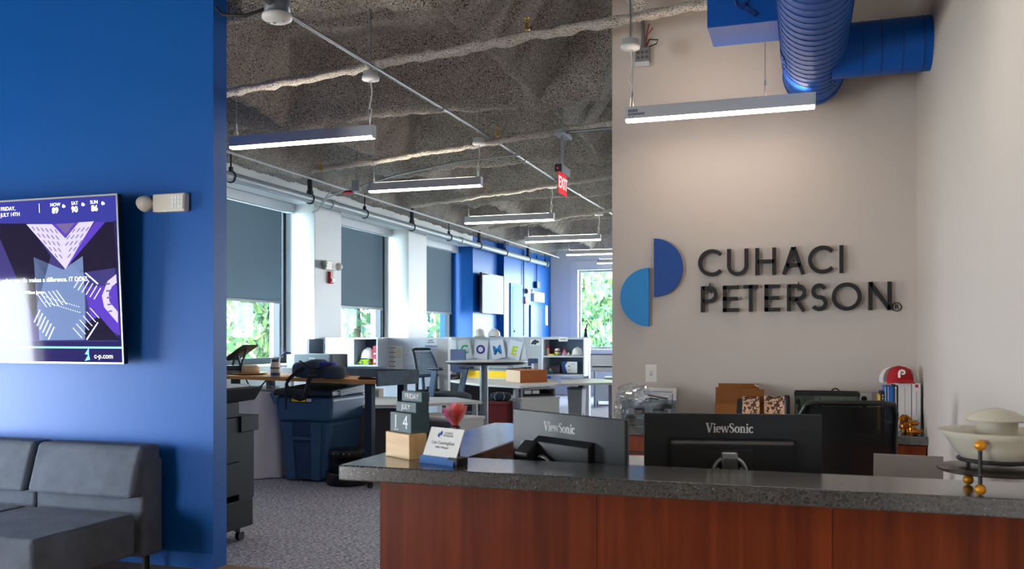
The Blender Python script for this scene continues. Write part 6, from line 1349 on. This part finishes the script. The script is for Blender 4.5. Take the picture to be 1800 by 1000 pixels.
t = thing('waste_bin', 'grey square bin under the desk in front of the shelf', 'bin', (q.x, q.y, 0)); MB().hexa([(q.x-.1, q.y-.12, 0), (q.x+.1, q.y-.12, 0), (q.x+.1, q.y+.12, 0), (q.x-.1, q.y+.12, 0)], [(q.x-.125, q.y-.14, .62), (q.x+.115, q.y-.14, .62), (q.x+.115, q.y+.14, .62), (q.x-.125, q.y+.14, .62)]).build('body', MGREY, t, bevel=.006); MB().box(q.x-.13, q.x+.12, q.y-.145, q.y+.145, .62, .65).build('rim', DGREY, t, bevel=.004)
Cc, Ll, Rr = PZ(914.5, 673.5, DZ_), PZ(890, 670.5, DZ_), PZ(962, 671.5, DZ_)
t = thing('shipping_box', 'closed brown cardboard box on the desk under the letter banner', 'box', (Cc.x, Cc.y, DZ_))
Oo = Ll+Rr-Cc; hz = PY(914, 651.5, Cc.y).z
MB().prism([(p.x, p.y) for p in (Cc, Rr, Oo, Ll)], 'z', DZ_+.0005, hz).build('carton', CARDD, t, bevel=.003)
n1 = (Ll-Cc).normalized(); o1 = Vector((n1.y, -n1.x, 0)); o1 = -o1 if o1.dot(Rr-Cc) > 0 else o1
MB().add([Cc+o1*.002+Vector((0, 0, .004)), Ll+o1*.002+Vector((0, 0, .004)), Vector((Ll.x, Ll.y, hz-.004))+o1*.002, Vector((Cc.x, Cc.y, hz-.004))+o1*.002], [(0, 1, 2, 3)]).build('lit_end', mat('carton_lit', (206, 178, 150), .85), t)  # lit end of the carton, its light painted as a paler face
up = Vector((0, 0, hz-DZ_)); mA, mB = (Cc+Rr)/2, (Ll+Oo)/2
m = MB(); e_ = (Rr-Cc)*.04; m.hexa([mA+up-e_+Vector((0, 0, .0)), mA+up+e_, mB+up+e_, mB+up-e_], [v+Vector((0, 0, .002)) for v in (mA+up-e_, mA+up+e_, mB+up+e_, mB+up-e_)]); m.build('tape', mat('tape_tan', (190, 150, 104), .4), t)
z_ = .56
pedestal('pedestal with pale blue drawers beside the left monitor', PZ(917, 700.5, z_), PZ(893, 695, z_), PZ(985, 697, z_), z_, mat('drawer_blue', (186, 200, 222), .45), LAM)
c, l, r_ = PZ(917, 699, z_+.002), PZ(899, 695.5, z_+.002), PZ(976, 697, z_+.002)
rz = math.atan2(r_.y-c.y, r_.x-c.x); W = (r_-c).length
t = thing('cubby_box', 'open grey cubby with papers between the pedestal and the desk', 'cubby', (c.x, c.y, z_+.002), rz)
m = MB(); h_ = .128; 
for nm, bx in (('bottom', (0, W, 0, .28, 0, .014)), ('top', (0, W, 0, .28, h_-.014, h_)), ('side_panel', (0, .02, 0, .28, .014, h_-.014)), ('side_panel', (W-.02, W, 0, .28, .014, h_-.014)), ('back_panel', (.02, W-.02, .27, .28, .014, h_-.014))): MB().box(*bx).build(nm, MGREY if nm != 'back_panel' else MATTE, t, world=False)
for xa in (.06, .2): MB().box(xa, xa+.11, .03, .2, .05, .10).build('paper_stack', PAPER, t, world=False)
MB().box(.025, W-.025, .02, .25, .015, .045).build('files', MATTE, t, world=False)
q = PZ(874, 742, 0); q = PT(876, 720, 12.9)
t = thing('storage_ottoman', 'dark red storage cube under the banner desk', 'ottoman', (q.x, q.y+.1, 0)); OM = mat('ottoman_red', (104, 26, 30), .8); hh = PT(876, 706, 12.9).z
MB().box(q.x-.165, q.x+.125, q.y, q.y+.33, 0, hh-.06).build('base', OM, t, bevel=.012); MB().box(q.x-.168, q.x+.128, q.y-.003, q.y+.333, hh-.058, hh).build('lid', OM, t, bevel=.014)
t = thing('backpack', 'dark backpack with grey straps resting on the dark red cube', 'backpack', (q.x, q.y+.15, hh)); MB().sell((q.x-.02, q.y+.16, hh+.065), .15, .11, .065, .6, .6, 20, 12).build('body', mat('pack', (30, 40, 56), .8), t)
for sx in (-1, 1): MB().tube([(q.x+sx*.06, q.y+.05, hh+.02), (q.x+sx*.08, q.y+.045, hh+.07), (q.x+sx*.05, q.y+.08, hh+.125)], .012, 6, flat=.4).build('strap', MGREY, t)
# yellow board, trays, screens on the banner desk
yv = 14.35
a, b = PY(812, 651.5, yv), PY(892, 669, yv)
t = thing('yellow_board', 'bright yellow board standing on the banner desk behind the bar table post', 'board', ((a.x+b.x)/2, yv, DZ_)); MB().box(a.x, b.x, yv, yv+.02, DZ_+.001, a.z).build('board', YEL, t); MB().box(a.x, b.x, yv-.014, yv-.0005, DZ_+.001, DZ_+.02).build('ledge', LAM, t)
a, b = PY(815, 641, yv+.06), PY(893, 651, yv+.06)
t = thing('wire_rack', 'grey slatted paper rack above the yellow board', 'rack', ((a.x+b.x)/2, yv+.1, a.z-.1))
for i in range(4): z = a.z-.02-.026*i; MB().box(a.x, b.x, yv+.06, yv+.3, z, z+.012).build('slat', LGREY if i % 2 else MGREY, t)
for xa in (a.x, (a.x+b.x)/2, b.x-.012): MB().box(xa, xa+.012, yv+.302, yv+.314, DZ_, a.z).build('upright', MGREY, t)
def screen_back(label, p0, p1, y, m_, foot=True):
    a, b = PY(*p0, y), PY(*p1, y); t = thing('computer_monitor', label, 'monitor', ((a.x+b.x)/2, y, DZ_), group='dark office monitors')
    MB().box(a.x, b.x, y, y+.03, b.z, a.z).build('back_panel', m_, t, bevel=.004); MB().box((a.x+b.x)/2-.03, (a.x+b.x)/2+.03, y+.032, y+.06, DZ_+.012, (a.z+b.z)/2).build('stand', BLACK, t); MB().box((a.x+b.x)/2-.1, (a.x+b.x)/2+.1, y-.03, y+.12, DZ_, DZ_+.011).build('foot', BLACK, t)
screen_back('navy backed monitor at the left end of the banner desk', (789.5, 614), (818, 655), 14.2, mat('monitor_navy', (24, 46, 84), .5))
screen_back('dark monitor seen edge on between the banner and the shelf', (928, 630), (945, 652), 14.7, mat('monitor_navy', (24, 46, 84), .5))
a, b = PY(893, 644, 14.45), PY(936, 652, 14.45)
t = thing('document_tray', 'pale tray stack with dark folders right of the letter banner', 'tray', ((a.x+b.x)/2, 14.5, DZ_))
for i in range(4): MB().box(a.x+.25, b.x, 14.45, 14.7, a.z-.005-.045*i, a.z+.005-.045*i).build('tray', LGREY, t)
MB().box(b.x-.02, b.x+.02, 14.45, 14.7, DZ_, a.z+.05).build('side_panel', LGREY, t); MB().box(a.x+.25, a.x+.262, 14.45, 14.7, DZ_, a.z).build('side_panel', LGREY, t)
m = MB(); m.bar((a.x, 14.42, a.z-.06), (b.x-.1, 14.42, a.z-.03), .12, .05); m.build('folder', mat('folder_dark', (30, 38, 56), .5), t, bevel=.005)
q = PY(797, 662, 14.0); t = thing('desk_telephone', 'small dark desk telephone below the navy monitor', 'telephone', (q.x, 14.0, DZ_)); MB().prism([(13.92, DZ_+.001), (14.1, DZ_+.001), (14.1, DZ_+.08), (13.92, DZ_+.03)], 'x', q.x-.09, q.x+.06).build('base', BLACK, t, bevel=.004); MB().tube([(q.x-.07, 13.95, DZ_+.06), (q.x-.07, 14.0, DZ_+.085), (q.x-.07, 14.08, DZ_+.11)], [.026, .016, .026], 10).build('handset', LGREY, t)
# furniture by the sign wall edge, before the far window
yq = 17.6
a = PY(1038, 650, yq); bX = PY(1092, 650, yq).x
t = thing('office_desk', 'far desk with white board and papers, at the sign wall edge', 'desk', ((a.x+bX)/2, yq, 0), group='pale laminate desks')
MB().box(a.x-.1, bX, yq, yq+.7, a.z-.03, a.z).build('desktop', LAM, t); MB().box(a.x-.08, a.x-.04, yq+.02, yq+.06, 0, a.z-.03).build('leg', MGREY, t); MB().box(a.x-.08, a.x-.04, yq+.62, yq+.66, 0, a.z-.03).build('leg', MGREY, t); MB().box(bX-.06, bX-.02, yq+.02, yq+.06, 0, a.z-.03).build('leg', MGREY, t)
DT = a.z
a = PY(1039, 622, yq+.35)
t = thing('desk_screen', 'white desk screen with dark frame on the far desk', 'screen', (a.x+.3, yq+.35, DT)); MB().box(a.x, bX, yq+.35, yq+.36, DT+.001, a.z-.02).build('panel', PAPER, t); MB().box(a.x-.02, a.x, yq+.345, yq+.365, DT, a.z).build('post', BLACK, t); MB().box(a.x, bX, yq+.345, yq+.365, a.z-.02, a.z).build('rail', BLACK, t)
t = thing('paper_pile', 'loose white papers and dark folder on the far desk', 'papers', (a.x+.3, yq+.1, DT)); 
for i in range(4): MB().box(a.x+.0+.05*i, bX-.05*(i % 2), yq+.03, yq+.25-.02*i, DT+.001+.026*i, DT+.024+.026*i).build('sheaf', (PAPER, LGREY, BLACK, PAPER)[i], t)
a = PY(1046, 673, 18.6); b = PY(1092, 716, 18.6)
t = thing('storage_cabinet', 'grey low cabinet on feet below the far desk, at the sign wall edge', 'cabinet', ((a.x+b.x)/2, 18.8, 0)); MB().box(a.x, b.x, 18.6, 19.0, .09, a.z).build('body', LGREY, t, bevel=.004)
for xa in (a.x+.02, b.x-.06): MB().box(xa, xa+.04, 18.62, 18.66, 0, .09).build('leg', MGREY, t)
a = PY(1046, 655, 18.0); t = thing('wooden_tray', 'brown wooden crate on the grey cabinet below the far desk', 'crate', (a.x+.3, 18.75, PY(1046, 673, 18.6).z)); zc_ = PY(1046, 673, 18.6).z
MB().box(a.x+.05, a.x+.65, 18.64, 18.95, zc_+.001, zc_+.10).build('crate', mat('crate_brown', (150, 104, 76), .7), t); MB().box(a.x+.03, a.x+.67, 18.63, 18.96, zc_+.10, zc_+.125).build('lid', LGREY, t)
q = PY(1029, 590, P2); t = thing('table_figurine', 'small black figurine standing on the partition top before the far window', 'figurine', (q.x, P2+.02, 1.452)); MB().lathe([(0, 0), (.035, 0), (.03, .05), (.02, .09), (.026, .12), (.014, .15), (0, .155)], (q.x, P2+.02, 1.4525), 14).build('body', MATTE, t); MB().bar((q.x+.0, P2+.02, 1.58), (q.x+.03, P2+.02, 1.68), .02, .02).build('arm', MATTE, t)
# ================================================================== FAR BLUE WALL
def wpX(px, py, x=WX): return PX(px, py, x)
a, b = PX(848, 478, WX+.16), PX(885.5, 548, WX+.16)
t = thing('television', 'wall screen far away on the blue wall, reflecting trees', 'television', (WX, (a.y+b.y)/2, 2.2))
zt, zb = PX(848, 478, WX+.16).z, PX(848, 550, WX+.16).z
MB().box(WX+.10, WX+.155, a.y, min(b.y, ySH-.02), zb, zt).build('casing', BLACK, t, bevel=.005); MB().box(WX+.155, WX+.158, a.y+.02, min(b.y, ySH-.02)-.02, zb+.02, zt-.02).build('screen', mat('tv_glass', (10, 14, 14), .03, ior=1.08), t); MB().box(WX, WX+.10, a.y+.4, a.y+.9, zb+.2, zt-.2).build('wall_bracket', MATTE, t)
q = PX(932, 590, XS); q2 = PX(952, 535, XS)
t = thing('door_1', 'd', 'door', (XS, (q.y+q2.y)/2, 0)); del t['category']; del t['label']; t['kind'] = 'structure'
MB().box(XS, XS+.03, q.y, q2.y, 0, 2.14).build('leaf', mat('door_blue', (6, 64, 150), .45), t); MB().box(XS, XS+.035, q.y-.06, q.y, 0, 2.2).box(XS, XS+.035, q2.y, q2.y+.06, 0, 2.2).box(XS, XS+.035, q.y, q2.y, 2.14, 2.2).build('casing', BLUE, t); MB().sell((XS+.06, q.y+.08, 1.0), .03, .03, .03, n=12, m=8).build('handle', SILV, t)
a, b = PX(896, 500, XS), PX(916, 590, XS)
t = thing('breaker_cabinet', 'tall pale electrical cabinet door on the far blue wall', 'panel', (XS, (a.y+b.y)/2, .9)); EP = mat('panel_pale', (138, 178, 214), .6, spec=.1)
MB().box(XS, XS+.03, a.y, b.y, .8, PX(900, 498, XS).z).build('frame', EP, t, bevel=.004); MB().box(XS+.03, XS+.036, a.y+.12, b.y-.06, .86, PX(900, 503, XS).z).build('door', EP, t, bevel=.003); MB().sell((XS+.045, a.y+.2, 1.58), .012, .02, .03, n=10, m=6).build('latch', CHAR, t)
q = PX(921.5, 528, XS); 
def fire_alarm(label, p, ax, s=1.0):
    t = thing('fire_alarm', label, 'fire alarm', p, math.atan2(ax[1], ax[0]), group='red fire alarms')
    MB().box(-.05*s, .05*s, -.045*s, 0, -.085*s, .085*s).build('body', RED, t, bevel=.014, world=False); MB().box(-.022*s, .035*s, -.062*s, -.046*s, -.06*s, -.012*s).build('strobe', mat('strobe_clear', (236, 238, 240), .15), t, bevel=.006, world=False)
    m = MB()
    for i in range(4): m.box(-.03*s, .03*s, -.047*s, -.0455*s, .012*s+.014*i*s, .019*s+.014*i*s)
    m.build('sounder_slot', mat('slot_red', (90, 8, 14), .5), t, world=False, kind='stuff'); return t
fire_alarm('red fire alarm on the far blue wall, left of the blue door', q, (0, 1))
q = PX(926, 512, XS); emergency_light('emergency light on the far blue wall above the small red alarm', q, (0, 1), (1, 0), 1.1, 2)
p0, p1 = PX(935, 520, XS), PX(953, 520, XS)
t = thing('exit_sign', 'white exit sign with red letters above the blue door', 'exit sign', (XS, (p0.y+p1.y)/2, p0.z)); MB().box(XS, XS+.06, p0.y, p1.y, p0.z-.13, p0.z+.10).build('housing', tm, t, bevel=.006); MB().text('EXIT', (XS+.0605, (p0.y+p1.y)/2, p0.z-.02), (0, 1, 0), (0, 0, 1), .24, .002, bold=.02).build('lettering', REDG, t)
for (px, lab) in ((920.5, 'dark vertical conduit down the far blue wall beside the panel'), (943.5, 'dark vertical conduit down the far blue wall to the exit sign')):
    p = PX(px, 450, XS+.03); q = PX(px, 590 if px < 930 else 505, XS+.03); m = MB().tube([(p.x, p.y, 3.4), (p.x, p.y, max(.3, q.z))], .014, 8)
    if px > 930: m.box(p.x-.03, p.x+.05, p.y-.12, p.y+.12, q.z-.02, q.z+.13)
    solo(m, 'electrical_conduit', mat('conduit_navy', (16, 56, 110), .5), lab, 'conduit', (p.x, p.y, q.z))
a, b = PX(957.5, 537, XS), PX(961.5, 572, XS)
solo(MB().box(XS, XS+.02, a.y, b.y, b.z, a.z), 'wall_guide', PAPER, 'narrow white vertical strip on the far blue wall right of the door', 'strip', (XS, a.y, b.z), bevel=.003)
p = PX(579, 488, WX); fire_alarm('red fire alarm on the white pier between the two nearest windows', p, (0, 1), 1.0)
p = PX(576, 467, WX); emergency_light('emergency light with two heads on the white pier above the red alarm', p, (0, 1), (1, 0), 1.15, 2)
